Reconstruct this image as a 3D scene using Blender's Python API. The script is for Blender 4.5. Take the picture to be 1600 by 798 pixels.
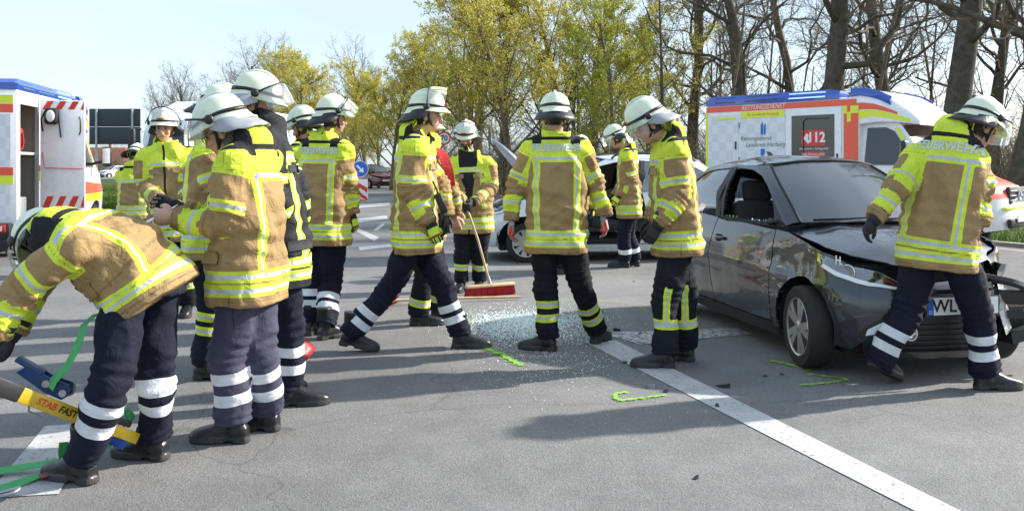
import bpy, bmesh, math, random
import numpy as np
from mathutils import Vector, Matrix, noise
from mathutils.bvhtree import BVHTree

for o in list(bpy.data.objects): bpy.data.objects.remove(o, do_unlink=True)
scene = bpy.context.scene
COL = scene.collection
R = math.radians
random.seed(7); RNG = np.random.default_rng(7)

# ---------------------------------------------------------------- camera, sky, sun, exposure
F = 1320.0; CX = 800.0; HZ = 260.0; CH = 1.4        # focal length and horizon of the photograph in its pixels, camera height in metres
cam_d = bpy.data.cameras.new('camera'); cam = bpy.data.objects.new('camera', cam_d); COL.objects.link(cam)
cam.location = (0, 0, CH); cam.rotation_euler = (R(90), 0, 0)
cam_d.sensor_width = 36; cam_d.lens = 36*F/1600; cam_d.shift_y = -(399-HZ)/1600
cam_d.clip_start = 0.05; cam_d.clip_end = 3000
scene.camera = cam

SUN_AZ = math.atan2(1.0, 0.30)          # compass angle from +Y towards +X of the sun
SUN_EL = R(31)
world = bpy.data.worlds.new('World'); scene.world = world; world.use_nodes = True
wn = world.node_tree.nodes; wl = world.node_tree.links
for n in list(wn): wn.remove(n)
wo = wn.new('ShaderNodeOutputWorld'); wb = wn.new('ShaderNodeBackground'); sk = wn.new('ShaderNodeTexSky')
sk.sky_type = 'NISHITA'; sk.sun_disc = False; sk.sun_elevation = SUN_EL; sk.sun_rotation = SUN_AZ
sk.air_density = 1.0; sk.dust_density = 1.6; sk.ozone_density = 1.0
wb.inputs['Strength'].default_value = 0.15
# thin veil of high cloud over the blue
tc = wn.new('ShaderNodeTexCoord'); cn = wn.new('ShaderNodeTexNoise'); cn.inputs['Scale'].default_value = 1.6; cn.inputs['Detail'].default_value = 5
mp = wn.new('ShaderNodeMapping'); mp.inputs['Scale'].default_value = (1, 1, 3.5)
cr = wn.new('ShaderNodeMapRange'); cr.inputs[1].default_value = .35; cr.inputs[2].default_value = .7; cr.inputs[3].default_value = .55; cr.inputs[4].default_value = .9
mx = wn.new('ShaderNodeMix'); mx.data_type = 'RGBA'; mx.inputs['B'].default_value = (1.62, 2.0, 2.38, 1)
wl.new(tc.outputs['Generated'], mp.inputs['Vector']); wl.new(mp.outputs['Vector'], cn.inputs['Vector'])
wl.new(cn.outputs['Fac'], cr.inputs[0]); wl.new(cr.outputs[0], mx.inputs['Factor'])
wl.new(sk.outputs['Color'], mx.inputs['A']); wl.new(mx.outputs['Result'], wb.inputs['Color'])
wl.new(wb.outputs[0], wo.inputs['Surface'])

sd = bpy.data.lights.new('sun', 'SUN'); sd.energy = 3.0; sd.angle = R(1.3); sd.color = (1.0, .945, .86)
sun = bpy.data.objects.new('sun', sd); COL.objects.link(sun)
sv = Vector((math.sin(SUN_AZ)*math.cos(SUN_EL), math.cos(SUN_AZ)*math.cos(SUN_EL), math.sin(SUN_EL)))
sun.rotation_euler = (-sv).to_track_quat('-Z', 'Y').to_euler(); sun.location = (20, 8, 20)

scene.view_settings.view_transform = 'Standard'; scene.view_settings.look = 'None'
scene.view_settings.gamma = 1; scene.view_settings.exposure = 1.56
scene.render.engine = 'CYCLES'
scene.render.resolution_x = 1024; scene.render.resolution_y = 510
scene.cycles.transparent_max_bounces = 24; scene.cycles.max_bounces = 8

# ---------------------------------------------------------------- helpers
def at(u, v, Y): return Vector(((u-CX)*Y/F, Y, CH-(v-HZ)*Y/F))
def gY(v, z=0.0): return F*(CH-z)/(v-HZ)
def gnd(u, v, z=0.0):
    Y = gY(v, z); return Vector(((u-CX)*Y/F, Y, z))

def tag(o, label=None, cat=None, group=None, kind=None):
    if label: o['label'] = label
    if cat: o['category'] = cat
    if group: o['group'] = group
    if kind: o['kind'] = kind
    return o
def empty(name, loc=(0,0,0), rz=0.0, scale=1.0):
    o = bpy.data.objects.new(name, None); COL.objects.link(o); o.empty_display_size = .1
    o.location = loc; o.rotation_euler = (0,0,rz); o.scale = (scale,)*3
    return o
def link(name, me, mats=None, parent=None, smooth=None):
    if mats is not None:
        for m in (mats if isinstance(mats, (list, tuple)) else [mats]): me.materials.append(m)
    if smooth is not None:
        me.polygons.foreach_set('use_smooth', np.ones(len(me.polygons), dtype=bool))
        if smooth < 180: me.set_sharp_from_angle(angle=R(smooth))
        me.update()
    o = bpy.data.objects.new(name, me); COL.objects.link(o)
    if parent: o.parent = parent
    return o
def copy_tree(o, parent=None):
    c = o.copy(); COL.objects.link(c); c.parent = parent
    for ch in list(o.children): copy_tree(ch, c)
    return c

class MB:
    def __init__(s): s.v = []; s.f = []; s.mi = []; s.cur = 0
    def add(s, vs, fs):
        b = len(s.v); s.v += [tuple(p) for p in vs]
        for f in fs: s.f.append([b+i for i in f]); s.mi.append(s.cur)
    def box(s, c, d, M=None, bev=0):
        x, y, z = d[0]/2, d[1]/2, d[2]/2
        if bev:
            bm = bmesh.new(); bmesh.ops.create_cube(bm, size=1)
            for w in bm.verts: w.co = Vector((w.co.x*d[0], w.co.y*d[1], w.co.z*d[2]))
            bmesh.ops.bevel(bm, geom=bm.edges[:], offset=bev, segments=2, affect='EDGES', profile=.5)
            bm.verts.index_update()
            vs = [w.co.copy() for w in bm.verts]; fs = [[w.index for w in f.verts] for f in bm.faces]; bm.free()
        else:
            vs = [Vector((sx*x, sy*y, sz*z)) for sz in (-1,1) for sy in (-1,1) for sx in (-1,1)]
            fs = [(0,2,3,1),(4,5,7,6),(0,1,5,4),(2,6,7,3),(0,4,6,2),(1,3,7,5)]
        if M is not None: vs = [M @ p for p in vs]
        c = Vector(c); s.add([p+c for p in vs], fs)
    def loft(s, rings, cap=True, closed=True):
        n = len(rings[0]); b = len(s.v)
        for r in rings: s.v += [tuple(p) for p in r]
        for i in range(len(rings)-1):
            for j in range(n if closed else n-1):
                k = (j+1) % n
                s.f.append([b+i*n+j, b+i*n+k, b+(i+1)*n+k, b+(i+1)*n+j]); s.mi.append(s.cur)
        if cap and closed:
            s.f.append([b+j for j in range(n)][::-1]); s.mi.append(s.cur)
            s.f.append([b+(len(rings)-1)*n+j for j in range(n)]); s.mi.append(s.cur)
    def tube(s, pts, rad, n=8, cap=True):
        pts = [Vector(p) for p in pts]
        if not hasattr(rad, '__len__'): rad = [rad]*len(pts)
        rings = []; prev = None
        for i, p in enumerate(pts):
            t = (pts[min(i+1, len(pts)-1)]-pts[max(i-1, 0)]).normalized()
            if prev is None:
                a = Vector((0,0,1)) if abs(t.z) < .9 else Vector((1,0,0))
            else: a = prev
            x = a.cross(t).normalized() if prev is None else (prev - t*prev.dot(t)).normalized()
            y = t.cross(x); prev = x
            rings.append([p + (x*math.cos(2*math.pi*j/n)+y*math.sin(2*math.pi*j/n))*rad[i] for j in range(n)])
        s.loft(rings, cap)
    def lathe(s, prof, axis='z', n=24, c=(0,0,0)):
        rings = []
        c = Vector(c)
        for r, h in prof:
            ring = []
            for j in range(n):
                a = 2*math.pi*j/n; p, q = r*math.cos(a), r*math.sin(a)
                ring.append(c+Vector((p, q, h) if axis == 'z' else ((p, h, q) if axis == 'y' else (h, p, q))))
            rings.append(ring)
        s.loft(rings, cap=True)
    def prism(s, poly, h0, h1, fn=None):
        fn = fn or (lambda x, y, h: (x, y, h)); n = len(poly)
        s.add([fn(x, y, h0) for x, y in poly]+[fn(x, y, h1) for x, y in poly],
              [list(range(n))[::-1], [n+i for i in range(n)]]+[[i, (i+1)%n, n+(i+1)%n, n+i] for i in range(n)])
    def sheet(s, pts): s.add(pts, [list(range(len(pts)))])
    def ell(s, c, r, M=None, n=12, m=8):
        vs = []; fs = []; c = Vector(c)
        for i in range(m+1):
            th = math.pi*i/m
            for j in range(n):
                a = 2*math.pi*j/n
                p = Vector((r[0]*math.sin(th)*math.cos(a), r[1]*math.sin(th)*math.sin(a), r[2]*math.cos(th)))
                vs.append(c+(M @ p if M is not None else p))
        top, bot = 0, m*n
        V = [vs[0]]+vs[n:m*n]+[vs[m*n]]
        for j in range(n):
            k = (j+1) % n
            fs.append([0, 1+j, 1+k])
            for i in range(m-2): fs.append([1+i*n+j, 1+(i+1)*n+j, 1+(i+1)*n+k, 1+i*n+k])
            fs.append([1+(m-2)*n+j, len(V)-1, 1+(m-2)*n+k])
        s.add(V, fs)
    def mesh(s, name='m'):
        me = bpy.data.meshes.new(name); me.from_pydata(s.v, [], s.f)
        if any(s.mi): me.polygons.foreach_set('material_index', s.mi)
        me.update(); return me
    def build(s, name, mats=None, parent=None, smooth=35, fixn=True):
        me = s.mesh(name)
        if fixn:
            bm = bmesh.new(); bm.from_mesh(me); bmesh.ops.recalc_face_normals(bm, faces=bm.faces[:]); bm.to_mesh(me); bm.free()
        return link(name, me, mats, parent, smooth)

def catmull(pts, n=8):
    P = [Vector(p) for p in pts]; P = [P[0]*2-P[1]]+P+[P[-1]*2-P[-2]]; out = []
    for i in range(1, len(P)-2):
        for k in range(n):
            t = k/n; a, b, c, d = P[i-1], P[i], P[i+1], P[i+2]
            out.append(.5*((2*b)+(c-a)*t+(2*a-5*b+4*c-d)*t*t+(3*b-a-3*c+d)*t*t*t))
    out.append(P[-2]); return out

def text_mesh(txt, size, shear=0.0, bold=0.0, align='CENTER', spacing=1.0, extrude=0.0):
    cu = bpy.data.curves.new('t', 'FONT'); cu.body = txt; cu.size = size; cu.shear = shear; cu.offset = bold
    cu.align_x = align; cu.align_y = 'CENTER'; cu.space_character = spacing; cu.extrude = extrude; cu.resolution_u = 3
    ob = bpy.data.objects.new('t', cu); COL.objects.link(ob)
    bpy.context.view_layer.update()
    me = bpy.data.meshes.new_from_object(ob.evaluated_get(bpy.context.evaluated_depsgraph_get()))
    bpy.data.objects.remove(ob, do_unlink=True); bpy.data.curves.remove(cu)
    return me
def text_on(name, txt, size, o, ex, ey, mat, parent, **kw):
    """flat lettering whose reading direction is ex and whose up is ey, at o"""
    me = text_mesh(txt, size, **kw); ex = Vector(ex).normalized(); ey = Vector(ey).normalized(); o = Vector(o)
    for v in me.vertices: v.co = o+ex*v.co.x+ey*v.co.y+ex.cross(ey)*v.co.z
    return link(name, me, mat, parent)

# ---------------------------------------------------------------- materials
def newmat(name):
    m = bpy.data.materials.new(name); m.use_nodes = True
    nt = m.node_tree; return m, nt, nt.nodes['Principled BSDF']
def c4(c): return (c[0], c[1], c[2], 1)
def mat(name, col, rough=.6, metal=0.0, var=0.0, vscale=8.0, bump=0.0, bscale=60.0, coat=0.0, trans=0.0, spec=None, emit=None, es=0.0, sub=0.0):
    m, nt, b = newmat(name); N = nt.nodes; L = nt.links
    b.inputs['Base Color'].default_value = c4(col); b.inputs['Roughness'].default_value = rough; b.inputs['Metallic'].default_value = metal
    b.inputs['Coat Weight'].default_value = coat; b.inputs['Coat Roughness'].default_value = .04
    b.inputs['Transmission Weight'].default_value = trans
    if spec is not None: b.inputs['Specular IOR Level'].default_value = spec
    if emit: b.inputs['Emission Color'].default_value = c4(emit); b.inputs['Emission Strength'].default_value = es
    tcn = N.new('ShaderNodeTexCoord')
    if var:
        n = N.new('ShaderNodeTexNoise'); n.inputs['Scale'].default_value = vscale; n.inputs['Detail'].default_value = 5
        L.new(tcn.outputs['Object'], n.inputs['Vector'])
        r = N.new('ShaderNodeMapRange'); r.inputs[1].default_value = .3; r.inputs[2].default_value = .7; r.inputs[3].default_value = 1-var; r.inputs[4].default_value = 1+var
        h = N.new('ShaderNodeMix'); h.data_type = 'RGBA'; h.blend_type = 'MULTIPLY'; h.inputs['Factor'].default_value = 1; h.inputs['A'].default_value = c4(col)
        L.new(n.outputs['Fac'], r.inputs[0]); L.new(r.outputs[0], h.inputs['B']); L.new(h.outputs['Result'], b.inputs['Base Color'])
        r2 = N.new('ShaderNodeMapRange'); r2.inputs[3].default_value = max(.02, rough-.12); r2.inputs[4].default_value = min(1, rough+.12)
        L.new(n.outputs['Fac'], r2.inputs[0]); L.new(r2.outputs[0], b.inputs['Roughness'])
    if bump:
        n2 = N.new('ShaderNodeTexNoise'); n2.inputs['Scale'].default_value = bscale; n2.inputs['Detail'].default_value = 4
        L.new(tcn.outputs['Object'], n2.inputs['Vector'])
        bp = N.new('ShaderNodeBump'); bp.inputs['Strength'].default_value = bump; bp.inputs['Distance'].default_value = .02
        L.new(n2.outputs['Fac'], bp.inputs['Height']); L.new(bp.outputs[0], b.inputs['Normal'])
    return m
def glassmat(name, tint=(.75,.8,.82), refl=.12, rough=.03, haze=0.0, hazecol=(.8,.82,.85)):
    """thin sheet: tinted see-through plus mirror at grazing angles"""
    m, nt, b = newmat(name); N = nt.nodes; L = nt.links; N.remove(b); out = N['Material Output']
    tr = N.new('ShaderNodeBsdfTransparent'); tr.inputs[0].default_value = c4(tint)
    gl = N.new('ShaderNodeBsdfGlossy'); gl.inputs['Roughness'].default_value = rough; gl.inputs[0].default_value = (1,1,1,1)
    fr = N.new('ShaderNodeFresnel'); fr.inputs[0].default_value = 1.5
    ad = N.new('ShaderNodeMath'); ad.operation = 'ADD'; ad.use_clamp = True; ad.inputs[1].default_value = refl
    mxs = N.new('ShaderNodeMixShader'); L.new(fr.outputs[0], ad.inputs[0]); L.new(ad.outputs[0], mxs.inputs[0])
    L.new(tr.outputs[0], mxs.inputs[1]); L.new(gl.outputs[0], mxs.inputs[2]); last = mxs
    if haze:
        df = N.new('ShaderNodeBsdfDiffuse'); df.inputs[0].default_value = c4(hazecol); tl = N.new('ShaderNodeBsdfTranslucent'); tl.inputs[0].default_value = c4(hazecol)
        m2 = N.new('ShaderNodeMixShader'); m2.inputs[0].default_value = .5; L.new(df.outputs[0], m2.inputs[1]); L.new(tl.outputs[0], m2.inputs[2])
        m3 = N.new('ShaderNodeMixShader'); m3.inputs[0].default_value = haze; L.new(mxs.outputs[0], m3.inputs[1]); L.new(m2.outputs[0], m3.inputs[2]); last = m3
    L.new(last.outputs[0], out.inputs['Surface']); return m

def bandmat(name, base, hi=(.66,.78,.065), silver=(.52,.56,.57), w_s=.0105, w_y=.029, rough=.85, solid=None):
    """work clothing: attribute 'band' = distance to the nearest tape, 'base' > 0 the yellow panels, 'dark' > 0 black pads"""
    m, nt, b = newmat(name); N = nt.nodes; L = nt.links
    def attr(n):
        a = N.new('ShaderNodeAttribute'); a.attribute_name = n; return a.outputs['Fac']
    def cmp(x, op, v):
        q = N.new('ShaderNodeMath'); q.operation = op; L.new(x, q.inputs[0]); q.inputs[1].default_value = v; return q.outputs[0]
    def mixc(f, A, B):
        q = N.new('ShaderNodeMix'); q.data_type = 'RGBA'; L.new(f, q.inputs['Factor'])
        for s, k in ((A, 'A'), (B, 'B')):
            if isinstance(s, tuple): q.inputs[k].default_value = c4(s)
            else: L.new(s, q.inputs[k])
        return q.outputs['Result']
    tcn = N.new('ShaderNodeTexCoord')
    n1 = N.new('ShaderNodeTexNoise'); n1.inputs['Scale'].default_value = 9; n1.inputs['Detail'].default_value = 6; n1.inputs['Roughness'].default_value = .65
    L.new(tcn.outputs['Object'], n1.inputs['Vector'])
    c = mixc(cmp(attr('base'), 'GREATER_THAN', 0), base, hi)
    c = mixc(cmp(attr('dark'), 'GREATER_THAN', 0), c, (.018,.018,.022))
    if solid: c = mixc(cmp(attr('band'), 'LESS_THAN', w_y), c, solid)
    else:
        c = mixc(cmp(attr('band'), 'LESS_THAN', w_y), c, hi); c = mixc(cmp(attr('band'), 'LESS_THAN', w_s), c, silver)
    r = N.new('ShaderNodeMapRange'); r.inputs[1].default_value = .3; r.inputs[2].default_value = .72; r.inputs[3].default_value = .80; r.inputs[4].default_value = 1.12
    L.new(n1.outputs['Fac'], r.inputs[0])
    oi = N.new('ShaderNodeObjectInfo'); ro = N.new('ShaderNodeMapRange'); ro.inputs[3].default_value = .86; ro.inputs[4].default_value = 1.10; L.new(oi.outputs['Random'], ro.inputs[0])
    sm = N.new('ShaderNodeMapRange'); sm.inputs[1].default_value = .0015; sm.inputs[2].default_value = .006; sm.inputs[3].default_value = .50; sm.inputs[4].default_value = 1.0; L.new(attr('seam'), sm.inputs[0])
    k1 = N.new('ShaderNodeMath'); k1.operation = 'MULTIPLY'; L.new(r.outputs[0], k1.inputs[0]); L.new(ro.outputs[0], k1.inputs[1])
    k2 = N.new('ShaderNodeMath'); k2.operation = 'MULTIPLY'; L.new(k1.outputs[0], k2.inputs[0]); L.new(sm.outputs[0], k2.inputs[1])
    h = N.new('ShaderNodeMix'); h.data_type = 'RGBA'; h.blend_type = 'MULTIPLY'; h.inputs['Factor'].default_value = 1
    L.new(c, h.inputs['A']); L.new(k2.outputs[0], h.inputs['B']); L.new(h.outputs['Result'], b.inputs['Base Color'])
    b.inputs['Roughness'].default_value = rough; b.inputs['Specular IOR Level'].default_value = .25
    b.inputs['Sheen Weight'].default_value = 0
    n2 = N.new('ShaderNodeTexNoise'); n2.inputs['Scale'].default_value = 15; n2.inputs['Detail'].default_value = 3; n2.inputs['Distortion'].default_value = .9; L.new(tcn.outputs['Object'], n2.inputs['Vector'])
    rd = N.new('ShaderNodeMath'); rd.operation = 'SUBTRACT'; rd.inputs[1].default_value = .5; L.new(n2.outputs['Fac'], rd.inputs[0])
    ra = N.new('ShaderNodeMath'); ra.operation = 'ABSOLUTE'; L.new(rd.outputs[0], ra.inputs[0])
    n3 = N.new('ShaderNodeTexNoise'); n3.inputs['Scale'].default_value = 220; n3.inputs['Detail'].default_value = 2; L.new(tcn.outputs['Object'], n3.inputs['Vector'])
    ma = N.new('ShaderNodeMath'); ma.operation = 'MULTIPLY_ADD'; ma.inputs[1].default_value = .05; L.new(n3.outputs['Fac'], ma.inputs[0]); L.new(ra.outputs[0], ma.inputs[2])
    bp = N.new('ShaderNodeBump'); bp.inputs['Strength'].default_value = (.35 if solid else .6); bp.inputs['Distance'].default_value = .028; bp.invert = True
    L.new(ma.outputs[0], bp.inputs['Height']); L.new(bp.outputs[0], b.inputs['Normal'])
    return m

M = {}
M['jacket'] = bandmat('jacket_tan', (.345,.228,.102))
M['jacket_black'] = bandmat('jacket_black', (.022,.023,.027))
M['trousers_white'] = bandmat('trousers_navy', (.008,.010,.023), solid=(.74,.76,.80), w_y=.029)
M['trousers_grey'] = bandmat('trousers_greyblue', (.060,.060,.095), solid=(.74,.76,.80), w_y=.029)
M['trousers_yellow'] = bandmat('trousers_black', (.010,.012,.019))
M['boot'] = mat('boot_leather', (.012,.012,.013), .36, var=.3, bump=.15, bscale=90)
M['sole'] = mat('boot_sole', (.035,.034,.033), .8, var=.3, bump=.3, bscale=120)
M['glove'] = mat('glove_black', (.013,.013,.014), .7, bump=.3, bscale=120)
M['glove_hi'] = mat('glove_lime', (.55,.78,.05), .75, bump=.2, bscale=120)
M['glove_red'] = mat('glove_red', (.55,.03,.03), .7)
M['glove_grey'] = mat('glove_grey', (.30,.31,.31), .8, bump=.2, bscale=120)
M['helmet'] = mat('helmet_shell', (.68,.73,.56), .45, var=.12, vscale=14, coat=.1)
M['helmet_black'] = mat('helmet_black_leather', (.012,.012,.014), .45, bump=.15, bscale=60)
M['helmet_silver'] = mat('helmet_silver_guard', (.30,.31,.33), .45, var=.15)
M['visor'] = glassmat('visor_clear', (.93,.95,.96), .05, .03, haze=.15, hazecol=(.85,.88,.90))
M['lettering'] = mat('reflective_lettering', (.56,.60,.58), .5)
M['chrome'] = mat('bright_metal', (.62,.63,.65), .22, 1.0)
M['steel'] = mat('zinc_steel', (.40,.41,.42), .42, .9, var=.15)
M['rubber'] = mat('tyre_rubber', (.014,.014,.015), .78, var=.25, vscale=30, bump=.1)
M['plastic_black'] = mat('black_plastic', (.018,.018,.019), .5, var=.2, bump=.05)
M['white_paint'] = mat('white_vehicle_paint', (.80,.80,.80), .28, var=.03, coat=.4)
M['flap'] = mat('pocket_flap_cloth', (.30,.195,.085), .85, var=.12, bump=.5, bscale=30)
M['flap_black'] = mat('pocket_flap_black', (.02,.021,.025), .85, var=.12, bump=.5, bscale=30)
M['paper'] = mat('white_paper', (.80,.80,.78), .8)
M['red_plain'] = mat('red_reflective', (.62,.035,.02), .5)
# ---------------------------------------------------------------- the setting: ground, road, verges, markings
def asphalt():
    m, nt, b = newmat('asphalt'); N = nt.nodes; L = nt.links
    t = N.new('ShaderNodeTexCoord')
    def nz(s, d=4, r=.6):
        n = N.new('ShaderNodeTexNoise'); n.inputs['Scale'].default_value = s; n.inputs['Detail'].default_value = d; n.inputs['Roughness'].default_value = r
        L.new(t.outputs['Object'], n.inputs['Vector']); return n.outputs['Fac']
    def rng(x, a, b_, c, d):
        q = N.new('ShaderNodeMapRange'); L.new(x, q.inputs[0])
        for i, k in enumerate((a, b_, c, d)): q.inputs[i+1].default_value = k
        return q.outputs[0]
    def mul(a, b_):
        q = N.new('ShaderNodeMath'); q.operation = 'MULTIPLY'; L.new(a, q.inputs[0]); L.new(b_, q.inputs[1]); return q.outputs[0]
    v = N.new('ShaderNodeTexVoronoi'); v.inputs['Scale'].default_value = 135; L.new(t.outputs['Object'], v.inputs['Vector'])
    sp = N.new('ShaderNodeSeparateColor'); L.new(v.outputs['Color'], sp.inputs[0])
    stones = rng(sp.outputs[0], .0, 1.0, .80, 1.22)
    f = mul(mul(stones, rng(nz(.55, 5), .3, .7, .86, 1.13)), rng(nz(4.5, 6), .3, .7, .90, 1.10))
    mp_ = N.new('ShaderNodeMapping'); mp_.inputs['Scale'].default_value = (.12, 1.1, 1); mp_.inputs['Rotation'].default_value = (0, 0, R(-16)); L.new(t.outputs['Object'], mp_.inputs['Vector'])
    n3 = N.new('ShaderNodeTexNoise'); n3.inputs['Scale'].default_value = 1.0; n3.inputs['Detail'].default_value = 3; L.new(mp_.outputs[0], n3.inputs['Vector'])
    f = mul(f, rng(n3.outputs['Fac'], .35, .65, .90, 1.08))
    # hairline cracks, sealed seams and oily stains
    wn_ = N.new('ShaderNodeTexNoise'); wn_.inputs['Scale'].default_value = 2.2; wn_.inputs['Detail'].default_value = 5; L.new(t.outputs['Object'], wn_.inputs['Vector'])
    av = N.new('ShaderNodeVectorMath'); av.operation = 'MULTIPLY_ADD'; av.inputs[1].default_value = (.5,.5,0); L.new(wn_.outputs['Color'], av.inputs[0]); L.new(t.outputs['Object'], av.inputs[2])
    cv = N.new('ShaderNodeTexVoronoi'); cv.feature = 'DISTANCE_TO_EDGE'; cv.inputs['Scale'].default_value = .33; L.new(av.outputs[0], cv.inputs['Vector'])
    crk = rng(cv.outputs['Distance'], .0008, .0030, .74, 1.0); f = mul(f, crk)
    f = mul(f, rng(nz(1.1, 3, .5), .66, .76, 1.0, .80)); f = mul(f, rng(nz(.16, 2, .4), .38, .62, .90, 1.08))
    c = N.new('ShaderNodeMix'); c.data_type = 'RGBA'; c.blend_type = 'MULTIPLY'; c.inputs['Factor'].default_value = 1; c.inputs['A'].default_value = (.176,.172,.169,1)
    L.new(f, c.inputs['B']); L.new(c.outputs['Result'], b.inputs['Base Color'])
    b.inputs['Roughness'].default_value = .88; b.inputs['Specular IOR Level'].default_value = .3
    bp = N.new('ShaderNodeBump'); bp.inputs['Strength'].default_value = .5; bp.inputs['Distance'].default_value = .004
    L.new(v.outputs['Distance'], bp.inputs['Height']); L.new(bp.outputs[0], b.inputs['Normal'])
    return m
def roadpaint(name, col, wear=.42, scale=30):
    m, nt, b = newmat(name); N = nt.nodes; L = nt.links
    t = N.new('ShaderNodeTexCoord'); n = N.new('ShaderNodeTexNoise'); n.inputs['Scale'].default_value = scale; n.inputs['Detail'].default_value = 8; n.inputs['Roughness'].default_value = .75
    L.new(t.outputs['Object'], n.inputs['Vector'])
    q = N.new('ShaderNodeMapRange'); q.inputs[1].default_value = wear-.05; q.inputs[2].default_value = wear+.05; L.new(n.outputs['Fac'], q.inputs[0])
    n2 = N.new('ShaderNodeTexNoise'); n2.inputs['Scale'].default_value = 5; n2.inputs['Detail'].default_value = 6; L.new(t.outputs['Object'], n2.inputs['Vector'])
    q2 = N.new('ShaderNodeMapRange'); q2.inputs[1].default_value = .3; q2.inputs[2].default_value = .7; q2.inputs[3].default_value = .82; q2.inputs[4].default_value = 1.05; L.new(n2.outputs['Fac'], q2.inputs[0])
    c = N.new('ShaderNodeMix'); c.data_type = 'RGBA'; c.blend_type = 'MULTIPLY'; c.inputs['Factor'].default_value = 1; c.inputs['A'].default_value = c4(col); L.new(q2.outputs[0], c.inputs['B'])
    L.new(c.outputs['Result'], b.inputs['Base Color']); L.new(q.outputs[0], b.inputs['Alpha']); b.inputs['Roughness'].default_value = .7
    return m
def grassmat(name, c1, c2, sc=1.4):
    m, nt, b = newmat(name); N = nt.nodes; L = nt.links
    t = N.new('ShaderNodeTexCoord'); n = N.new('ShaderNodeTexNoise'); n.inputs['Scale'].default_value = sc; n.inputs['Detail'].default_value = 9; n.inputs['Roughness'].default_value = .7
    L.new(t.outputs['Object'], n.inputs['Vector'])
    q = N.new('ShaderNodeMapRange'); q.inputs[1].default_value = .35; q.inputs[2].default_value = .65; L.new(n.outputs['Fac'], q.inputs[0])
    c = N.new('ShaderNodeMix'); c.data_type = 'RGBA'; c.inputs['A'].default_value = c4(c1); c.inputs['B'].default_value = c4(c2); L.new(q.outputs[0], c.inputs['Factor'])
    L.new(c.outputs['Result'], b.inputs['Base Color']); b.inputs['Roughness'].default_value = .9; b.inputs['Specular IOR Level'].default_value = .15
    return m
M['asphalt'] = asphalt()
M['line'] = roadpaint('road_marking_white', (.47,.47,.46), .385)
M['line_worn'] = roadpaint('road_marking_worn', (.47,.47,.46), .47, 22)
M['spray'] = roadpaint('spray_paint_green', (.27,.62,.07), .455, 45)
M['spray_thin'] = roadpaint('spray_paint_faint', (.36,.55,.08), .54, 60)
M['grass_ground'] = grassmat('meadow', (.055,.085,.018), (.10,.125,.035))
M['grass_blade'] = grassmat('grass_blades', (.065,.125,.018), (.13,.19,.04), 6)
M['kerb'] = mat('concrete_kerb', (.34,.33,.31), .85, var=.15, vscale=6, bump=.2)

def flat(name, polys, z, m, label=None):
    me = bpy.data.meshes.new(name); vs = []; fs = []
    for p in polys:
        fs.append(list(range(len(vs), len(vs)+len(p)))); vs += [(q[0], q[1], z) for q in p]
    me.from_pydata(vs, [], fs); me.update()
    bm = bmesh.new(); bm.from_mesh(me)
    for f in bm.faces:
        if f.normal.z < 0: f.normal_flip()
    bm.to_mesh(me); bm.free()
    return tag(link(name, me, m), label, kind='structure')
flat('ground', [[(-900,-200),(900,-200),(900,1600),(-900,1600)]], -.06, M['grass_ground'])
ROAD = [(-60,-30),(70,-30),(40,-6),(13.2,4),(8.85,14.3),(-.2,36),(-5,62),(-12,112),(-30,112),(-15,40),(-10.6,28),(-60,25)]
flat('road', [ROAD], 0, M['asphalt'])
flat('far_road', [[(-200,92),(-14,92),(-14,112),(-200,112)]], -.004, M['asphalt'])
# kerb along the verge on the right: one raised strip
kb = MB(); kl = [Vector((13.2,4,0)), Vector((8.85,14.3,0)), Vector((-.2,36,0)), Vector((-5,62,0))]
for a, b in zip(kl[:-1], kl[1:]):
    d = (b-a).normalized(); nrm = Vector((d.y, -d.x, 0)); L_ = (b-a).length; n = max(1, int(L_/1.0))
    for i in range(n):
        p = a+d*(i*L_/n); q = a+d*((i+1)*L_/n-.012)
        o = [p, q, q+nrm*.14, p+nrm*.14]
        kb.prism([(w.x, w.y) for w in o], -.05, .07)
tag(kb.build('kerb', M['kerb'], smooth=30), kind='structure')
# earth bank of the right-hand verge, slightly above the road
vg = MB(); vs = []
VP = [(13.3,4.1),(8.98,14.36),(-.07,36.06),(-4.9,62)]
bm = bmesh.new()
edge = []
for (x0,y0),(x1,y1) in zip(VP[:-1], VP[1:]):
    for k in range(14): edge.append((x0+(x1-x0)*k/14, y0+(y1-y0)*k/14))
edge.append(VP[-1])
prev = None
for (x, y) in edge:
    row = []
    for j in range(16):
        d = j*j*.32; zz = .045+.035*min(d, 4)*.4+noise.noise(Vector((x*.3, (y+d)*.3, 1)))*.05*min(1, d)
        row.append(bm.verts.new((x+d*.86, y+d*.5, zz)))
    if prev:
        for j in range(15): bm.faces.new((prev[j], prev[j+1], row[j+1], row[j]))
    prev = row
me = bpy.data.meshes.new('verge'); bmesh.ops.recalc_face_normals(bm, faces=bm.faces[:]); bm.to_mesh(me); bm.free()
tag(link('verge', me, M['grass_ground'], smooth=180), kind='structure')

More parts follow.
